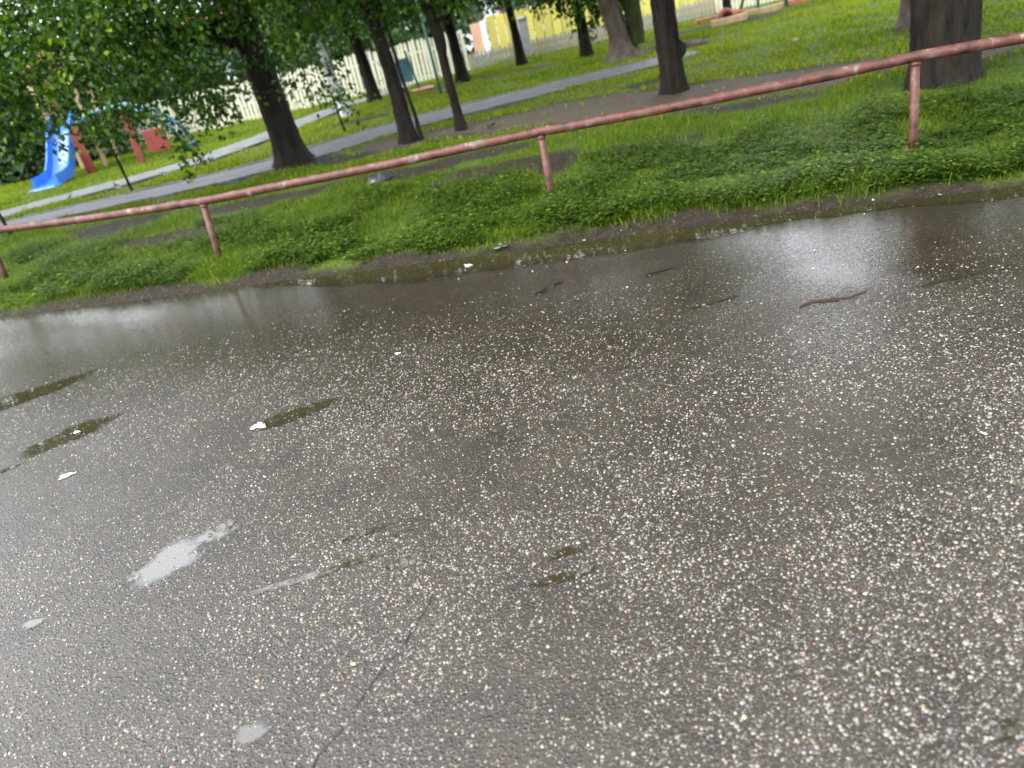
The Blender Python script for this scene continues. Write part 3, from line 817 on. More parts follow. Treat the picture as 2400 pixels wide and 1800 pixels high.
# A: the broad tree on the left whose boughs hang almost to the ground
ax, ay = -2.55, 12.66
tree('linden_tree', (ax, ay), 'broad dark tree left of centre with low hanging boughs behind the railing',
     [(0, 0, -.1), (-.02, 0, .6), (-.06, 0, 1.4), (-.12, .02, 2.4), (-.2, .1, 4.2), (-.4, .1, 6.2)], [.26, .22, .205, .19, .15, .07],
     [(-4.4, 11.2, 2.75, 1.5, 1.2, .75), (-6.2, 11.6, 2.75, 1.5, 1.4, .85), (-3.2, 11.6, 2.5, .8, .8, .55), (-2.6, 12.2, 3.2, 1.6, 1.2, .8), (-2.5, 12.6, 4.4, 1.7, 1.3, 1.0), (-4.6, 12.4, 4.5, 1.8, 1.4, 1.2), (-3.2, 12.7, 6.3, 2.2, 1.6, 1.4), (-8.2, 12.4, 3.3, 1.7, 1.5, 1.1),
      (-5.6, 10.4, 2.1, .8, .6, .42), (-1.7, 12.3, 3.1, .7, .7, .5), (-4.1, 10.8, 1.95, .7, .5, .32), (-6.9, 11.0, 2.0, .7, .7, .45)],
     66000, .085, 21, flare=1.45, cluster=12, droop=.7, spread=.26,
     limb=[((-.08, 0, 1.8), (-1.8, -1.2, 2.7), .09), ((-.1, 0, 2.1), (-3.4, -.8, 2.6), .10), ((-.12, 0, 2.4), (.9, -.3, 2.9), .06), ((-.1, 0, 2.2), (-1.0, -1.8, 2.3), .07), ((-.15, 0, 3.0), (-5.2, .5, 3.0), .09)])
# hanging sprays of that tree that show dark against the fence are part of its crown (second clump)
A_ = bpy.data.objects['linden_tree']
leaves('crown', [(-3.25, 11.3, 1.40, .40, .4, .28), (-2.95, 11.6, 1.5, .38, .3, .35), (-1.80, 12.0, 1.35, .42, .3, .25), (-2.05, 11.9, 1.9, .35, .4, .2), (-4.0, 10.6, 1.45, .5, .4, .2), (-3.45, 10.8, .85, .12, .15, .35), (-4.9, 10.2, 1.5, .5, .4, .2), (-1.35, 12.1, 1.0, .15, .2, .2)],
       2600, .080, M_leaf, A_, (ax, ay, .05), 22, 8, 1.2, .16)

tree('maple_tree', (-.69, 12.29), 'slim black-trunked tree just left of the thin forked sapling',
     [(0, 0, -.1), (-.01, 0, .8), (-.06, 0, 1.6), (-.10, 0, 2.4), (-.05, 0, 4.2)], [.125, .10, .09, .08, .05],
     [(-1.0, 12.0, 3.0, 1.0, .9, .75), (-.4, 12.3, 4.2, 1.4, 1.3, 1.0), (-.6, 12.3, 5.6, 1.4, 1.3, 1.1), (-.7, 12.3, 7.2, 1.7, 1.5, 1.2), (-1.2, 12.4, 2.15, .6, .6, .35)], 19000, .10, 23, flare=1.35,
     limb=[((-.08, 0, 1.9), (-.9, -.3, 2.5), .035), ((-.08, 0, 2.1), (.7, -.2, 2.9), .035)])
# forked sapling
e = tree('sapling', (-.49, 12.13), 'thin bare forked sapling between the two slim dark trunks',
     [(0, 0, -.05), (-.02, 0, .45), (-.07, 0, .9), (-.10, 0, 1.6), (-.12, 0, 2.4)], [.032, .027, .022, .018, .012], [(-.7, 12.1, 2.2, .35, .3, .3)], 260, .08, 24, flare=1.1,
     limb=[((-.05, 0, .62), (-.42, -.1, 1.25), .015), ((-.05, 0, .75), (-.22, .1, 1.35), .012)])
tree('elm_tree', (.12, 12.10), 'slender crooked dark tree standing right of the forked sapling',
     [(0, 0, -.1), (.0, 0, .3), (-.03, 0, .8), (-.03, 0, 1.15), (-.02, 0, 1.4), (-.1, 0, 1.7), (-.02, 0, 2.3), (.1, 0, 4.0)], [.085, .062, .062, .066, .085, .075, .06, .04],
     [(.45, 12.0, 2.25, .75, .6, .36), (.2, 12.2, 3.4, 1.3, 1.2, .95), (.8, 12.3, 5.0, 1.5, 1.3, 1.2), (1.2, 12.3, 6.9, 1.7, 1.5, 1.2), (-.3, 12.0, 2.3, .6, .5, .38), (1.4, 12.3, 2.6, .7, .7, .45)], 19000, .10, 25, flare=1.3,
     limb=[((-.04, 0, 1.5), (.55, -.1, 2.1), .035), ((-.05, 0, 1.8), (-.6, -.2, 2.3), .03), ((0, 0, 2.2), (1.2, .1, 2.7), .035)])
tree('ash_tree', (-1.73, 20.7), 'dark tree trunk standing before the cream pickets beside the slab path',
     [(0, 0, -.1), (-.05, 0, 1.0), (-.15, 0, 2.0), (-.1, 0, 5)], [.17, .13, .12, .08],
     [(-1.7, 20.5, 3.6, 1.8, 1.6, 1.5), (-2.6, 19.8, 2.4, 1.0, 1.0, .55), (-1.0, 20.0, 2.5, .8, .8, .5)], 9000, .12, 26, flare=1.3,
     limb=[((-.1, 0, 1.5), (-1.0, -.4, 2.4), .06), ((-.1, 0, 1.9), (.8, -.3, 2.8), .05)])
tree('birch_tree', (-2.28, 18.6), 'pale grey birch trunk standing on the lawn behind the dark tree',
     [(0, 0, -.1), (-.06, 0, .8), (-.16, 0, 1.8), (-.2, 0, 4.6)], [.115, .085, .075, .05],
     [(-2.6, 18.2, 3.5, 1.3, 1.2, 1.3), (-2.9, 18.0, 2.25, .8, .7, .45)], 6500, .11, 27, mt=M_birch, flare=1.35)
tree('ash_tree', (.53, 20.9), 'dark trunk with flared foot seen behind the crooked slender tree',
     [(0, 0, -.1), (-.03, 0, 1.0), (-.1, 0, 2.0), (0, 0, 5)], [.16, .125, .115, .08],
     [(.6, 20.6, 3.6, 1.7, 1.5, 1.5), (.0, 20.2, 2.35, .9, .8, .5)], 8000, .12, 28, flare=1.8)
tree('rowan_tree', (2.17, 21.85), 'slim dark tree growing close to the grey concrete fence post',
     [(0, 0, -.1), (-.04, 0, 1.0), (-.12, 0, 2.0), (0, 0, 4.6)], [.14, .105, .09, .06],
     [(2.1, 21.2, 3.4, 1.3, 1.2, 1.1), (2.1, 21.0, 2.15, .75, .6, .38), (1.0, 20.8, 2.3, .8, .6, .45)], 9000, .12, 29, flare=1.3, vshift=.12,
     limb=[((-.08, 0, 1.6), (-.9, -.4, 2.2), .04), ((-.08, 0, 1.6), (.6, -.4, 2.3), .035)])
tree('willow_tree', (3.54, 19.8), 'small leafy tree with a drooping crown before the yellow boards',
     [(0, 0, -.1), (-.02, 0, .6), (-.03, 0, 1.4), (0, 0, 3.2)], [.16, .125, .10, .06],
     [(3.5, 19.4, 2.2, .9, .8, .7), (3.55, 19.3, 1.25, .28, .25, .5), (4.3, 19.2, 1.5, .5, .4, .45), (2.8, 19.5, 1.9, .6, .5, .35), (3.6, 19.6, 3.3, 1.2, 1.1, .9)], 9500, .12, 30, flare=1.25, droop=1.2, vshift=-.08,
     limb=[((-.02, 0, 1.2), (.8, -.4, 1.6), .04), ((-.02, 0, 1.3), (-.8, -.3, 2.0), .04)])
# J: twin tree, pale trunk with a mossy stem
e = tree('poplar_tree', (4.07, 17.32), 'thick pale barked tree with a mossy green stem beside it',
     [(-.12, .15, -.1), (-.20, .15, .5), (-.38, .15, 1.2), (-.5, .15, 2.6), (-.4, .15, 5)], [.30, .23, .21, .18, .12],
     [(3.3, 17.2, 3.6, 1.7, 1.5, 1.1), (3.1, 16.8, 1.75, .7, .5, .35), (4.8, 17.6, 4.4, 1.4, 1.4, 1.1)], 10000, .11, 31, mt=M_bark_pale, flare=1.9, vshift=-.1)
trunk(e, [(.12, 0, .25), (.12, 0, .6), (.06, 0, 1.4), (.0, 0, 2.6), (.1, 0, 4.4)], [.15, .165, .16, .15, .10], M_bark_moss, 1.0, seed=41, name='mossy_stem')
tree('oak_tree', (3.09, 11.02), 'upright dark tree whose foot meets the railing right of centre',
     [(0, 0, -.1), (-.01, 0, .5), (-.035, 0, 1.2), (-.06, 0, 2.4), (0, 0, 5.5)], [.165, .155, .148, .14, .09],
     [(3.0, 10.9, 5.0, 2.4, 1.9, 1.7), (1.0, 10.8, 3.6, 1.5, 1.2, .9), (-.6, 11.4, 4.4, 1.5, 1.0, 1.0), (4.9, 10.8, 4.2, 1.9, 1.6, 1.6), (2.0, 9.6, 4.6, 1.6, 1.2, .9), (3.0, 10.4, 3.2, 1.6, 1.2, .8), (6.6, 11.5, 4.0, 1.6, 1.6, 1.6)], 38000, .12, 32, flare=1.25,
     limb=[((0, 0, 3.0), (-1.8, -.3, 4.2), .08), ((0, 0, 3.4), (1.6, -.2, 5.6), .08)])
kn = MB(); kn.tube([(.11, -.05, .44), (.155, -.06, .52), (.16, -.06, .60), (.11, -.05, .68)], [.02, .045, .045, .02], 10)
kn.build('burr', M_bark, bpy.data.objects['oak_tree'], True)
tree('chestnut_tree', (4.88, 7.77), 'massive thick trunk rising behind the railing at the right',
     [(0, 0, -.1), (0, 0, .4), (-.01, 0, 1.0), (-.03, 0, 2.2), (.1, 0, 5.5)], [.33, .31, .305, .30, .2],
     [(4.9, 7.2, 5.4, 2.6, 2.2, 1.5), (2.6, 7.2, 4.9, 1.8, 1.6, .9), (7.0, 7.4, 4.2, 2.0, 1.9, 1.8), (8.8, 8.2, 3.6, 1.8, 1.7, 1.5), (6.6, 9.2, 3.0, 1.5, 1.1, .9), (0.4, 8.0, 5.4, 1.8, 1.4, .8), (4.0, 5.0, 5.6, 2.0, 1.8, .8), (5.2, 7.8, 3.2, 1.4, 1.0, .8), (1.6, 5.6, 5.6, 1.8, 1.5, .7)], 48000, .135, 33, flare=1.12,
     limb=[((0, 0, 3.0), (-1.9, -.3, 4.9), .12), ((0, 0, 3.2), (1.9, .1, 4.8), .12)])
tree('young_tree', (7.38, 20.77), 'thin dark trunk among the green play frame posts by the fence',
     [(0, 0, -.1), (-.02, 0, .8), (-.05, 0, 2.2), (0, 0, 4.2)], [.12, .085, .075, .05],
     [(7.3, 20.5, 3.6, 1.3, 1.2, 1.0)], 4500, .12, 34, flare=1.25)
tree('pine_tree', (7.05, 12.0), 'grey mossy foot of a trunk half hidden by the massive trunk',
     [(0, 0, -.1), (0, 0, .5), (0, 0, 1.5), (0, 0, 5)], [.22, .17, .15, .10], [(7.2, 12.4, 5.0, 1.9, 1.8, 1.5)], 6000, .12, 35, mt=M_bark_pale, flare=1.6)
# thin saplings on the left lawn
for (x, y, h, lb) in [(-5.6, 13.9, .9, 'thin leaning sapling stem on the lawn strip right of the climbing arch'), (-2.05, 15.8, .55, 'short thin stem on the lawn beside the broad dark tree'), (-6.9, 12.2, .8, 'thin sapling at the left edge just behind the railing')]:
    tree('sapling', (x, y), lb, [(0, 0, -.05), (-.02, 0, h * .5), (-.05, 0, h), (-.08, 0, h * 1.5)], [.022, .018, .014, .008], [(x - .1, y, h * 1.5, .3, .25, .22)], 220, .07, int(abs(x * 31)), flare=1.1, cluster=6, spread=.12)

tree('added_screen_tree', (13.6, 16.4), 'added tree beyond the far right edge that screens the road from sky glow', [(0, 0, -.1), (0, 0, 1.5), (0, 0, 4)], [.16, .12, .06],  # added tree, keeps sky glow off the right end of the wet road
     [(13.6, 16.4, 3.6, 2.4, 2.2, 1.9), (15.6, 17.6, 3.2, 2.0, 1.8, 1.7), (11.6, 16.0, 3.6, 1.5, 1.5, 1.2)], 9000, .16, 71)
tree('added_screen_tree', (-12.6, 14.0), 'added tree beyond the far left edge that screens the road from sky glow', [(0, 0, -.1), (0, 0, 1.2), (0, 0, 3)], [.14, .11, .05],  # added likewise to darken the sky mirrored at the road's left
     [(-12.6, 13.8, 2.7, 2.3, 1.8, 1.1), (-10.6, 12.6, 2.7, 1.2, 1.2, .8)], 7000, .13, 72)
# far trees and hedge beyond the fence
far = [(-15, 27, 5.0), (-11.5, 30, 5.6), (-8.6, 26.8, 4.6), (-5.6, 29, 5.4), (-2.6, 27.5, 4.2), (-13, 22.5, 3.6), (-18, 25, 5.0), (5.5, 33, 4.8), (9.5, 30, 4.6), (14, 28, 4.4), (-.2, 31, 4.0), (-10.6, 23.2, 3.2), (-21, 30, 4.4)]
flab = ['tall shrub tree beyond the fence at the far left corner', 'tall grey-green tree beyond the fence behind the play area', 'dense tree behind the blue slide', 'grey-green tree behind the cream pickets left of the birch', 'low bushy tree beyond the cream pickets behind the birch', 'dark bushy tree left of the slide', 'wide tree at the left beyond the lawn', 'tree rising behind the white building', 'tree beyond the pale pickets at the right', 'tree beyond the fence at the far right', 'tree beyond the fence behind the crooked slender trunk', 'dark shrub tree standing directly behind the slide tower', 'farthest tree beyond the fence on the left']
for i, (x, y, h) in enumerate(far):
    tree('background_tree', (x, y), flab[i], [(0, 0, -.1), (0, 0, 1), (0, 0, h * .8)], [.16, .12, .05],
         [(x, y, h * .52, h * .42, h * .36, h * .44), (x + .9, y - .6, h * .36, h * .28, h * .26, h * .3), (x - 1.0, y - .3, h * .34, h * .28, h * .26, h * .28)], 4800, .21, 50 + i, group='trees beyond the play area', cluster=8, spread=.3, ml=M_leaf_far)

# ------------------------------------------------------------------ fences
FY = 24.4
def picket_mesh(w, h, t=.02):
    b = MB()
    pts = [(-w / 2, 0), (w / 2, 0), (w / 2, h - w * .6), (0, h), (-w / 2, h - w * .6)]
    V = [(x, -t / 2, z) for x, z in pts] + [(x, t / 2, z) for x, z in pts]
    F_ = [(0, 1, 2, 3, 4), (9, 8, 7, 6, 5)] + [(i, i + 5, (i + 1) % 5 + 5, (i + 1) % 5) for i in range(5)]
    b.add(V, F_); return b
def picket_fence(name, x0, x1, h, m, label, step=.118, y=FY, w=.085, posts=True, z0=.03):
    e = empty(name, (x0, y, 0)); tag(e, label, 'fence')
    base = None; x = x0
    while x < x1:
        if base is None:
            base = picket_mesh(w, h).build('picket', m, e); o = base
        else:
            o = bpy.data.objects.new('picket', base.data); COL.objects.link(o); o.parent = e
        o.location = (x - x0, random.uniform(-.004, .004), z0 + random.uniform(-.02, .02)); o.rotation_euler = (0, random.uniform(-.015, .015), random.uniform(-.03, .03)); o.scale = (1, 1, random.uniform(.96, 1.03))
        x += step
    for zz in (.18, h * .75):
        b = MB(); b.box(((x1 - x0) / 2, .04, zz), (x1 - x0, .035, .07)); b.build('fence_rail', m, e)
    if posts:
        xx = 0.1
        while xx < x1 - x0:
            b = MB(); b.box((0, 0, h * .45), (.08, .08, h * .95), 0, .005); o = b.build('fence_post', m, e); o.location = (xx, .10, 0); xx += 2.4
    return e
picket_fence('picket_fence', -16.5, .9, 1.17, M_picket, 'tall cream picket fence at the back of the play area left of the peach panel')
picket_fence('picket_fence', .95, 8.25, .50, M_picket_grey, 'low weathered grey picket fence in front of the yellow boards', posts=False, y=FY - .12)
picket_fence('picket_fence', 8.35, 16, 1.15, M_picket, 'pale picket fence at the right beyond the green play frame')
# yellow board fence with patchy panels
e = empty('board_fence', (1.1, FY + .1, 0)); tag(e, 'yellow painted board fence standing behind the low grey pickets', 'fence')
x = 1.62; k = 0
while x < 8.3:
    w = .27
    b = MB(); hh = 1.34 + random.uniform(-.02, .02)
    b.box((0, 0, hh / 2), (w - .02, .025, hh), 0, .004)
    o = b.build('board', [M_yellow, M_yellow2, M_yellow][k % 3] if random.random() < .8 else M_yellow2, e); o.location = (x - 1.1 + w / 2, random.uniform(-.006, .006), 0.02)
    x += w; k += 1
for nm, m_, x0, x1, z0, z1 in (('panel', M_peach, 1.14, 1.42, .50, 1.26), ('panel', M_white, 1.43, 1.60, .30, 1.28), ('panel', M_white, 1.14, 1.42, .34, .49)):
    b = MB(); b.box(((x0 + x1) / 2 - 1.1, 0, (z0 + z1) / 2), (x1 - x0, .03, z1 - z0), 0, .004); o = b.build(nm, m_, e)
    o['label'] = 'peach coloured panel' if m_ is M_peach else 'white panel'
for zz in (.35, 1.1):
    b = MB(); b.box((3.7, .05, zz), (7.0, .05, .08)); b.build('fence_rail', M_picket_grey, e)
b = MB(); b.box((0, 0, .55), (.26, .22, 1.1), 0, .01); b.box((0, 0, 1.125), (.31, .27, .05), 0, .01)
o = b.build('concrete_post', M_concrete); o.location = (2.60, FY - .42, 0); tag(o, 'square grey concrete post with a cap in front of the yellow boards', 'post')
b = MB(); b.tube([(0, 0, -.1), (-.05, 0, 1.3), (-.12, 0, 2.6)], [.07, .065, .06], 12)
o = b.build('lamp_post', M_white, None, True); o.location = (-1.35, 22.3, 0); tag(o, 'white post standing close behind the dark ash trunk by the fence', 'post')

# ------------------------------------------------------------------ buildings beyond
def house(x0, x1, y, h, label, mroof=True, wins=4):
    e = empty('house', ((x0 + x1) / 2, y, 0)); tag(e, label, 'house')
    W_ = x1 - x0
    b = MB(); b.box((0, 2, h / 2), (W_, 4, h)); b.build('wall', M_render, e)
    b = MB(); b.add([(-W_ / 2 - .3, -.4, h), (W_ / 2 + .3, -.4, h), (W_ / 2 + .3, 4.4, h), (-W_ / 2 - .3, 4.4, h), (-W_ / 2 + .8, 2, h + 1.2), (W_ / 2 - .8, 2, h + 1.2)],
                    [(3, 2, 1, 0), (0, 1, 5, 4), (1, 2, 5), (2, 3, 4, 5), (3, 0, 4)]); b.build('roof', M_roof, e)
    for i in range(wins):
        xx = -W_ / 2 + W_ * (i + .5) / wins
        f = MB()
        for (cx, cz, sx, sz) in ((0, .62, 1.0, .08), (0, -.62, 1.0, .08), (-.46, 0, .08, 1.16), (.46, 0, .08, 1.16), (0, 0, .06, 1.16)):
            f.box((cx, 0, cz), (sx, .08, sz))
        fo = f.build('window', M_roof, e); fo.location = (xx, -.03, 1.55)
        pn = MB(); pn.box((0, .02, 0), (.84, .02, 1.16)); pn.build('pane', M_glass, fo)
    return e
house(-.8, 9.5, 36, 2.6, 'white building with red window frames showing above the yellow boards', wins=6)
house(-12, -4.6, 34, 2.5, 'pale house beyond the cream pickets behind the leaves', wins=4)

# ------------------------------------------------------------------ playground, left
e = empty('playground_slide', (-8.9, 18.9, .05)); tag(e, 'blue plastic playground slide curving down onto the lawn', 'slide')
# chute: U-shaped section swept from the tower to the ground
path = [(0.05, 1.15, 1.22), (0.05, .95, 1.20), (.04, .7, 1.02), (.02, .4, .70), (0, .1, .38), (-.02, -.15, .17), (-.05, -.45, .10), (-.08, -.85, .08)]
prof = [(-.27, .20), (-.24, .21), (-.22, .03), (-.12, 0), (.12, 0), (.22, .03), (.24, .21), (.27, .20), (.28, -.03), (0, -.06), (-.28, -.03)]
V = []; Fc = []
for i, p in enumerate(path):
    a = Vector(path[max(i - 1, 0)]); b = Vector(path[min(i + 1, len(path) - 1)]); t = (b - a).normalized(); sx = Vector((1, 0, 0)); up = t.cross(sx) * -1
    if up.z < 0: up = -up
    for (u, v) in prof: V.append(Vector(p) + sx * u + up * v)
K = len(prof)
for i in range(len(path) - 1):
    for k in range(K): Fc.append((i * K + k, i * K + (k + 1) % K, (i + 1) * K + (k + 1) % K, (i + 1) * K + k))
Fc += [tuple(range(K)), tuple(range((len(path) - 1) * K, len(path) * K))[::-1]]
mesh_obj('chute', V, Fc, M_blue, e)
b = MB(); b.box((-.09, -.95, .04), (.62, .4, .07), 0, .02); b.build('exit_lip', M_blue, e)
for sx in (-.42, .48):
    for yy in (1.15, 1.95):
        b = MB(); b.box((0, 0, 1.15), (.09, .09, 2.3), 0, .008); o = b.build('tower_post', M_tan, e); o.location = (sx, yy, 0)
b = MB(); b.box((.03, 1.55, 1.2), (1.0, .85, .05), 0, .006); b.build('platform', M_tan, e)
b = MB(); b.box((-.47, 1.55, 1.52), (.03, .7, .5), 0, .006); b.build('side_panel', M_tan, e)
b = MB(); b.box((-.50, 1.35, .78), (.03, .5, .30), 0, .006); o = b.build('side_panel', M_white, e); o['label'] = 'white side panel'
b = MB(); b.box((-.50, 1.35, .42), (.03, .5, .30), 0, .006); o = b.build('side_panel', M_red, e); o['label'] = 'red side panel'
b = MB(); b.add([(-.6, 1.0, 2.3), (.66, 1.0, 2.3), (.66, 2.1, 2.3), (-.6, 2.1, 2.3), (-.3, 1.55, 2.75), (.36, 1.55, 2.75)], [(3, 2, 1, 0), (0, 1, 5, 4), (1, 2, 5), (2, 3, 4, 5), (3, 0, 4)]); b.build('roof', M_red, e)

# climbing arch with red panels
e = empty('climbing_arch', (-7.3, 19.6, .05)); tag(e, 'dark teal climbing arch with red panels right of the blue slide', 'climbing frame')
for yy in (-.35, .35):
    pts = [(-1.15 + 0.0, yy, 1.05), (-.7, yy, 1.28), (-.1, yy, 1.28), (.5, yy, 1.05), (.95, yy, .6), (1.2, yy, -.05)]
    b = MB(); b.tube(pts, .055, 10); b.build('arch_rail', M_teal, e, True)
for i in range(9):
    t = i / 8; P_ = [(-1.0, 1.12), (-.7, 1.27), (-.3, 1.29), (.1, 1.24), (.45, 1.08), (.7, .88), (.9, .66), (1.05, .42), (1.15, .15)][i]
    b = MB(); b.tube([(P_[0], -.35, P_[1]), (P_[0], .35, P_[1])], .035, 8); b.build('rung', M_teal, e, True)
for (xx, zz, w, h_) in ((-1.15, .55, .20, 1.1), (.05, .62, .16, 1.2)):
    b = MB(); b.box((0, 0, 0), (w, .06, h_), 0, .01); o = b.build('support_panel', M_red, e); o.location = (xx, -.38, zz)
b = MB(); b.box((.55, -.39, .42), (.5, .04, .5), 0, .01); b.build('side_panel', M_red, e)

# green spring-rider / see-saw frame between the slim trunks
e = empty('play_frame', (-.85, 20.6, .03)); tag(e, 'small green and blue play frame standing behind the forked sapling', 'play frame')
for (x0, x1) in ((-.28, -.12), (.28, .12)):
    b = MB(); b.tube([(x0, 0, 0), (x1, 0, 1.05)], .03, 8); b.build('frame_leg', M_green, e, True)
b = MB(); b.box((0, 0, .62), (.34, .05, .55), 0, .01); b.build('panel', M_teal, e)
b = MB(); b.box((-.2, -.04, .95), (.12, .04, .22), 0, .01); o = b.build('panel', M_white, e); o['label'] = 'white panel'
b = MB(); b.box((.35, -.1, .12), (.55, .28, .05), 0, .01, .1); b.build('seat', M_orange, e)
b = MB(); b.tube([(0, 0, -.1), (-.03, 0, 1.0), (-.08, 0, 2.4)], .035, 10)
o = b.build('steel_pole', M_green, None, True); o.location = (-.08, 18.95, .02); tag(o, 'thin green steel pole standing on the lawn before the cream pickets', 'pole')

# right: green A-frame swing with red and orange beams
e = empty('swing_frame', (8.0, 21.3, .03)); tag(e, 'green swing frame near the fence at the top right', 'swing')
for (x0, x1, y0) in ((.15, .55, -.5), (.95, .6, -.5), (2.4, 2.05, -.5), (.2, .55, .9), (2.5, 2.1, .9)):
    b = MB(); b.tube([(x0, y0, 0), (x1, .2, 2.1)], .04, 10); b.build('leg', M_green, e, True)
b = MB(); b.tube([(.5, .2, 2.1), (2.1, .2, 2.1)], .045, 10); b.build('top_bar', M_green, e, True)
e = empty('sandbox_edge', (7.9, 21.0, .03)); tag(e, 'low sandbox edging of orange and red beams behind the thin trunk', 'sandbox')
for (cx, cy, sx, rz, m_) in ((-.75, -.9, .9, .1, M_tan), (.35, -.3, 1.0, .0, M_tan), (1.5, 0, 1.2, .12, M_orange), (-.4, .6, 1.4, .05, M_orange)):
    b = MB(); b.box((0, 0, 0), (sx, .12, .17), 0, .012); o = b.build('beam', m_, e); o.location = (cx, cy, .1); o.rotation_euler = (0, 0, rz)
# red tyre at the thin trunk
V = []; Fc = []; n, mth = 24, 10
for i in range(n):
    for j in range(mth):
        a, c = 2 * math.pi * i / n, 2 * math.pi * j / mth
        V.append(((.19 + .07 * math.cos(c)) * math.cos(a), .07 * math.sin(c), (.19 + .07 * math.cos(c)) * math.sin(a)))
for i in range(n):
    for j in range(mth): Fc.append((i * mth + j, ((i + 1) % n) * mth + j, ((i + 1) % n) * mth + (j + 1) % mth, i * mth + (j + 1) % mth))
o = mesh_obj('painted_tyre', V, Fc, M_red, None, True); o.location = (7.18, 20.4, .16); o.rotation_euler = (0, 0, .25); tag(o, 'dull red painted tyre half buried at the foot of the thin trunk', 'tyre')
# mossy log on the lawn
b = MB(); b.tube([(-.35, 0, 0), (-.1, .02, .02), (.2, .03, 0), (.4, .0, -.02)], [.09, .10, .095, .06], 12, noise=.08)
o = b.build('fallen_log', M_bark_pale, None, True); o.location = (5.1, 16.6, .09); o.rotation_euler = (0, 0, .25); tag(o, 'short pale fallen log lying on the bright lawn', 'log')
# dark lump on the verge
V = []; Fc = []; n, mth = 14, 8
for i in range(mth + 1):
    for j in range(n):
        a, c = 2 * math.pi * j / n, math.pi * i / mth
        q = 1 + random.uniform(-.12, .12)
        V.append((.17 * q * math.sin(c) * math.cos(a), .10 * q * math.sin(c) * math.sin(a), .07 * q * math.cos(c)))
for i in range(mth):
    for j in range(n): Fc.append((i * n + j, i * n + (j + 1) % n, (i + 1) * n + (j + 1) % n, (i + 1) * n + j))
o = mesh_obj('rubbish_bag', V, Fc, M_plastic_bag, None, True); o.location = (-.98, 9.35, .10); o.rotation_euler = (.1, -.1, .2); tag(o, 'small black crumpled bag lying on the verge behind the railing', 'rubbish')

# ------------------------------------------------------------------ broad-leaved plants and tufts on the verge
def plant(loc, n, size, label, seed, up=.3, m=M_broad, name='broadleaf_plant', wide=.42):
    r = random.Random(seed)
    e = empty(name, loc); tag(e, label, 'plant')
    for i in range(n):
        a = r.uniform(0, 6.28); L_ = size * r.uniform(.6, 1.1); el = r.uniform(up * .4, up * 1.3)
        dirv = Vector((math.cos(a) * math.cos(el), math.sin(a) * math.cos(el), math.sin(el))); sd_ = Vector((-math.sin(a), math.cos(a), 0)); upv = sd_.cross(dirv) * -1
        st = dirv * L_ * .45
        V = []; rows = 5
        for k in range(rows + 1):
            t = k / rows; w = L_ * wide * math.sin(math.pi * min(t * .92 + .06, 1)) ** .8
            c = st + dirv * L_ * t + Vector((0, 0, -L_ * .25 * t * t))
            V += [c - sd_ * w + upv * w * -.25, c, c + sd_ * w + upv * w * -.25]
        Fc = []
        for k in range(rows):
            for j in range(2): Fc.append((k * 3 + j, k * 3 + j + 1, k * 3 + j + 4, k * 3 + j + 3))
        V += [Vector((0, 0, 0)), Vector((.003, 0, 0)), st + Vector((.003, 0, 0)), st]
        b = len(V) - 4; Fc.append((b, b + 1, b + 2, b + 3))
        o = mesh_obj('leaf', V, Fc, m, e, True, attrs={'var': [r.uniform(.1, 1)] * len(V)})
def gz(x, y): return float(height(np.array([x]), np.array([y]))[0])
for (x, y, n, s, lb, sd_, up, m_) in [
    (0.16, 5.72, 7, .065, 'grey-green broad-leaved plant spilling over the soil edge beside the gutter', 3, .35, M_broad),
    (0.02, 5.86, 5, .06, 'small broad-leaved plant just behind the grey-green one at the soil edge', 4, .5, M_broad),
    (0.63, 5.72, 3, .055, 'single pale round-leaved plant at the soil edge by the second railing post', 5, .9, M_broad),
    (-1.18, 6.42, 6, .05, 'low round-leaved plant at the left part of the soil edge', 6, .4, M_broad),
    (-2.9, 9.4, 5, .06, 'pale leaf rosette on the bare soil behind the railing', 7, .4, M_broad),
    (4.55, 7.0, 9, .09, 'leafy shoot growing at the foot of the massive trunk', 8, .9, M_weed),
    (4.75, 6.75, 7, .08, 'lower leafy shoot in front of the massive trunk', 9, .7, M_weed),
    (0.55, 11.6, 9, .09, 'bushy leafy shoot right of the crooked slender trunk', 10, .9, M_weed),
    (-.35, 11.5, 8, .09, 'leafy shoot at the foot of the thin forked sapling', 11, .9, M_weed),
    (3.72, 4.93, 4, .05, 'pale broad leaf plant at the right end of the verge', 12, .3, M_broad),
    (5.9, 13.4, 8, .10, 'clump of pale leaves on the bright lawn right of the upright trunk', 13, .6, M_broad),
    (6.75, 11.3, 12, .11, 'bright yellow-green leafy clump beside the massive trunk', 14, .9, M_broad)]:
    plant((x, y, gz(x, y)), n, s, lb, sd_, up, m_)
plant((2.75, 5.95, gz(2.75, 5.95)), 9, .16, 'tall bright grass tuft on the verge left of the right railing post', 15, 1.25, M_grass, 'grass_tuft', .05)

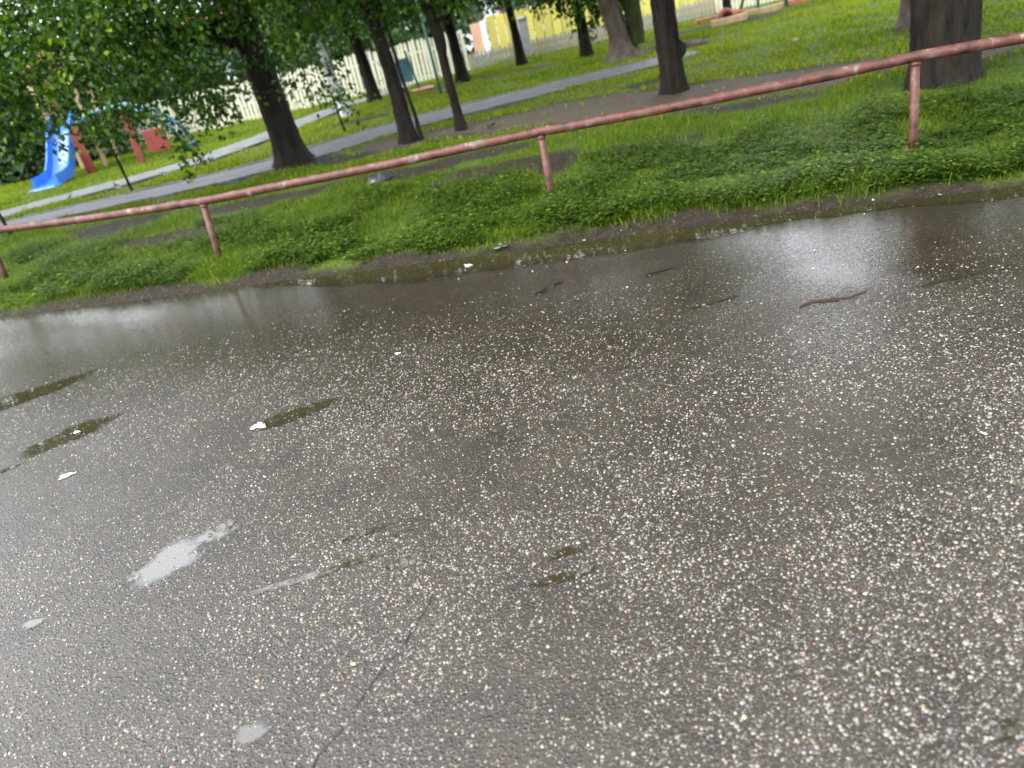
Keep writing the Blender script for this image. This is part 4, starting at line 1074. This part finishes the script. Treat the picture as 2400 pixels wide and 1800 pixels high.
# ------------------------------------------------------------------ litter on the road
def patch(loc, s, label, seed, asp=1.6, rz=0):  # low ragged mesh in plain white
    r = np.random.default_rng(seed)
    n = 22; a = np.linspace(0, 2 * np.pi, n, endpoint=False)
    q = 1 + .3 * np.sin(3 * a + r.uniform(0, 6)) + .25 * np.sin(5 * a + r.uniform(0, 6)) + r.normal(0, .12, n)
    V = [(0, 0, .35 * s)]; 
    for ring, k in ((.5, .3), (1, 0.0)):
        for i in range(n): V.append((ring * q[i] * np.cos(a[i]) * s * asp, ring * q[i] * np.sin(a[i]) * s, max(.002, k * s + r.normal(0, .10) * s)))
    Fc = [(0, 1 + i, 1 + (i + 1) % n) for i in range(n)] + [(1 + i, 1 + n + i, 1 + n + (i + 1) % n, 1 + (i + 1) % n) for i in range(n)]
    o = mesh_obj('white_patch', V, Fc, M_white, None, False); o.location = loc; o.rotation_euler = (0, 0, rz); tag(o, label, 'litter')
patch((-1.31, 3.56, .003), .026, 'ragged scrap of wet white paper beside the small brown puddle', 1, 1.5, -.2)
patch((-2.29, 3.50, .003), .02, 'small pale scrap of white below the olive puddle at the left', 2, 1.7, .3)
patch((-2.46, 4.03, .005), .012, 'tiny white scrap lying in the olive puddle', 3, 1.6, -.3)
patch((-.60, 4.10, .003), .010, 'tiny white chip on the road above the scrap of white', 4, 1.6, -.5)
patch((-.12, 5.47, .006), .022, 'white ragged scrap lying in the left part of the gutter puddle', 5, 1.3, -.9)

def stick(pts, r, label):
    b = MB(); b.tube([(x, y, .006) for x, y in pts], [r * (1 - .6 * i / len(pts)) for i in range(len(pts))], 6, noise=.25)
    (xa, ya), (xb, yb) = pts[-2], pts[-1]; L_ = math.hypot(xb - xa, yb - ya)
    b.tube([(xa, ya, .006), ((xa + xb) / 2 + .2 * L_, (ya + yb) / 2 + .35 * L_, .009), (xb + .3 * L_, yb + .7 * L_, .008)], [r * .5, r * .4, .001], 5); o = b.build('stick', M_twig); tag(o, label, 'stick')
stick([(.95, 4.43), (1.03, 4.45), (1.12, 4.46), (1.17, 4.42)], .005, 'thin dark bent stick on the wet road in the middle')
stick([(.27, 4.55), (.35, 4.58)], .006, 'short dark twig on the road left of the bent stick')
stick([(.40, 4.64), (.46, 4.66)], .005, 'shorter twig just beyond the short dark twig')
V = []; Fc = []  # flat brown strip put in for the dark edge of a puddle
for i in range(19):
    t = i / 18; x = 1.50 + .36 * t; y = 3.50 + .02 * math.sin(7 * t); w = (.022 if t < .55 else .010) * (math.sin(math.pi * min(max(t, .04), .97)) ** .5) * random.uniform(.7, 1.2)
    V += [(x, y - w * random.uniform(.5, 1.6), .003), (x, y, .0065), (x, y + w * random.uniform(.4, 1.7), .003)]
for i in range(18):
    for j in range(2): Fc.append((i * 3 + j, i * 3 + 3 + j, i * 3 + 4 + j, i * 3 + 1 + j))
tag(mesh_obj('brown_streak', V, Fc, noise_mat('red_brown_streak', (0.014, 0.007, 0.005), (0.04, 0.018, 0.012), 30, 0.6, 0.5, spec=.2)), 'dark red-brown streak lying across the bright reflection on the road', 'streak')
# fallen leaves
leafme = None
LV = [(-.5, 0, 0), (-.2, .28, .05), (.2, .25, .02), (.55, 0, .08), (.2, -.25, .03), (-.2, -.28, .06), (0, 0, -.02)]
LF = [(6, 0, 1), (6, 1, 2), (6, 2, 3), (6, 3, 4), (6, 4, 5), (6, 5, 0)]
import itertools
r = random.Random(4)
leafs = [(2.42, 4.62), (0.95, 4.98), (.55, 5.02), (2.7, 4.55), (1.9, 4.2), (.8, 4.3), (2.1, 2.42), (-.05, 3.55), (1.55, 2.15), (1.35, 1.45), (-.65, 1.75), (2.85, 3.3), (.1, 5.1), (1.5, 4.9), (-.2, 5.2), (1.25, 5.25), (2.6, 4.85), (2.95, 4.68), (.35, 5.6), (.75, 5.45), (1.9, 5.1), (-.9, 5.98), (-.3, 5.78)]
mats = []
for v in (0.1, .5, .9):
    me = bpy.data.meshes.new('fallen_leaf'); me.from_pydata(LV, [], LF); at = me.attributes.new('var', 'FLOAT', 'POINT'); at.data.foreach_set('value', [v] * 7); me.materials.append(M_fallen); mats.append(me)
for i, (x, y) in enumerate(leafs):
    o = bpy.data.objects.new('fallen_leaf', mats[i % 3]); COL.objects.link(o)
    s = r.uniform(.014, .026); o.scale = (s, s, s); d = y - float(yedge(x)); o.location = (x, y, .008 if d < 0 else gz(x, y) + .004); o.rotation_euler = (r.uniform(-.2, .2), r.uniform(-.2, .2), r.uniform(0, 6.3))
    tag(o, 'small yellowish fallen leaf on the wet road or its soil edge', 'leaf', 'fallen leaves on the road')
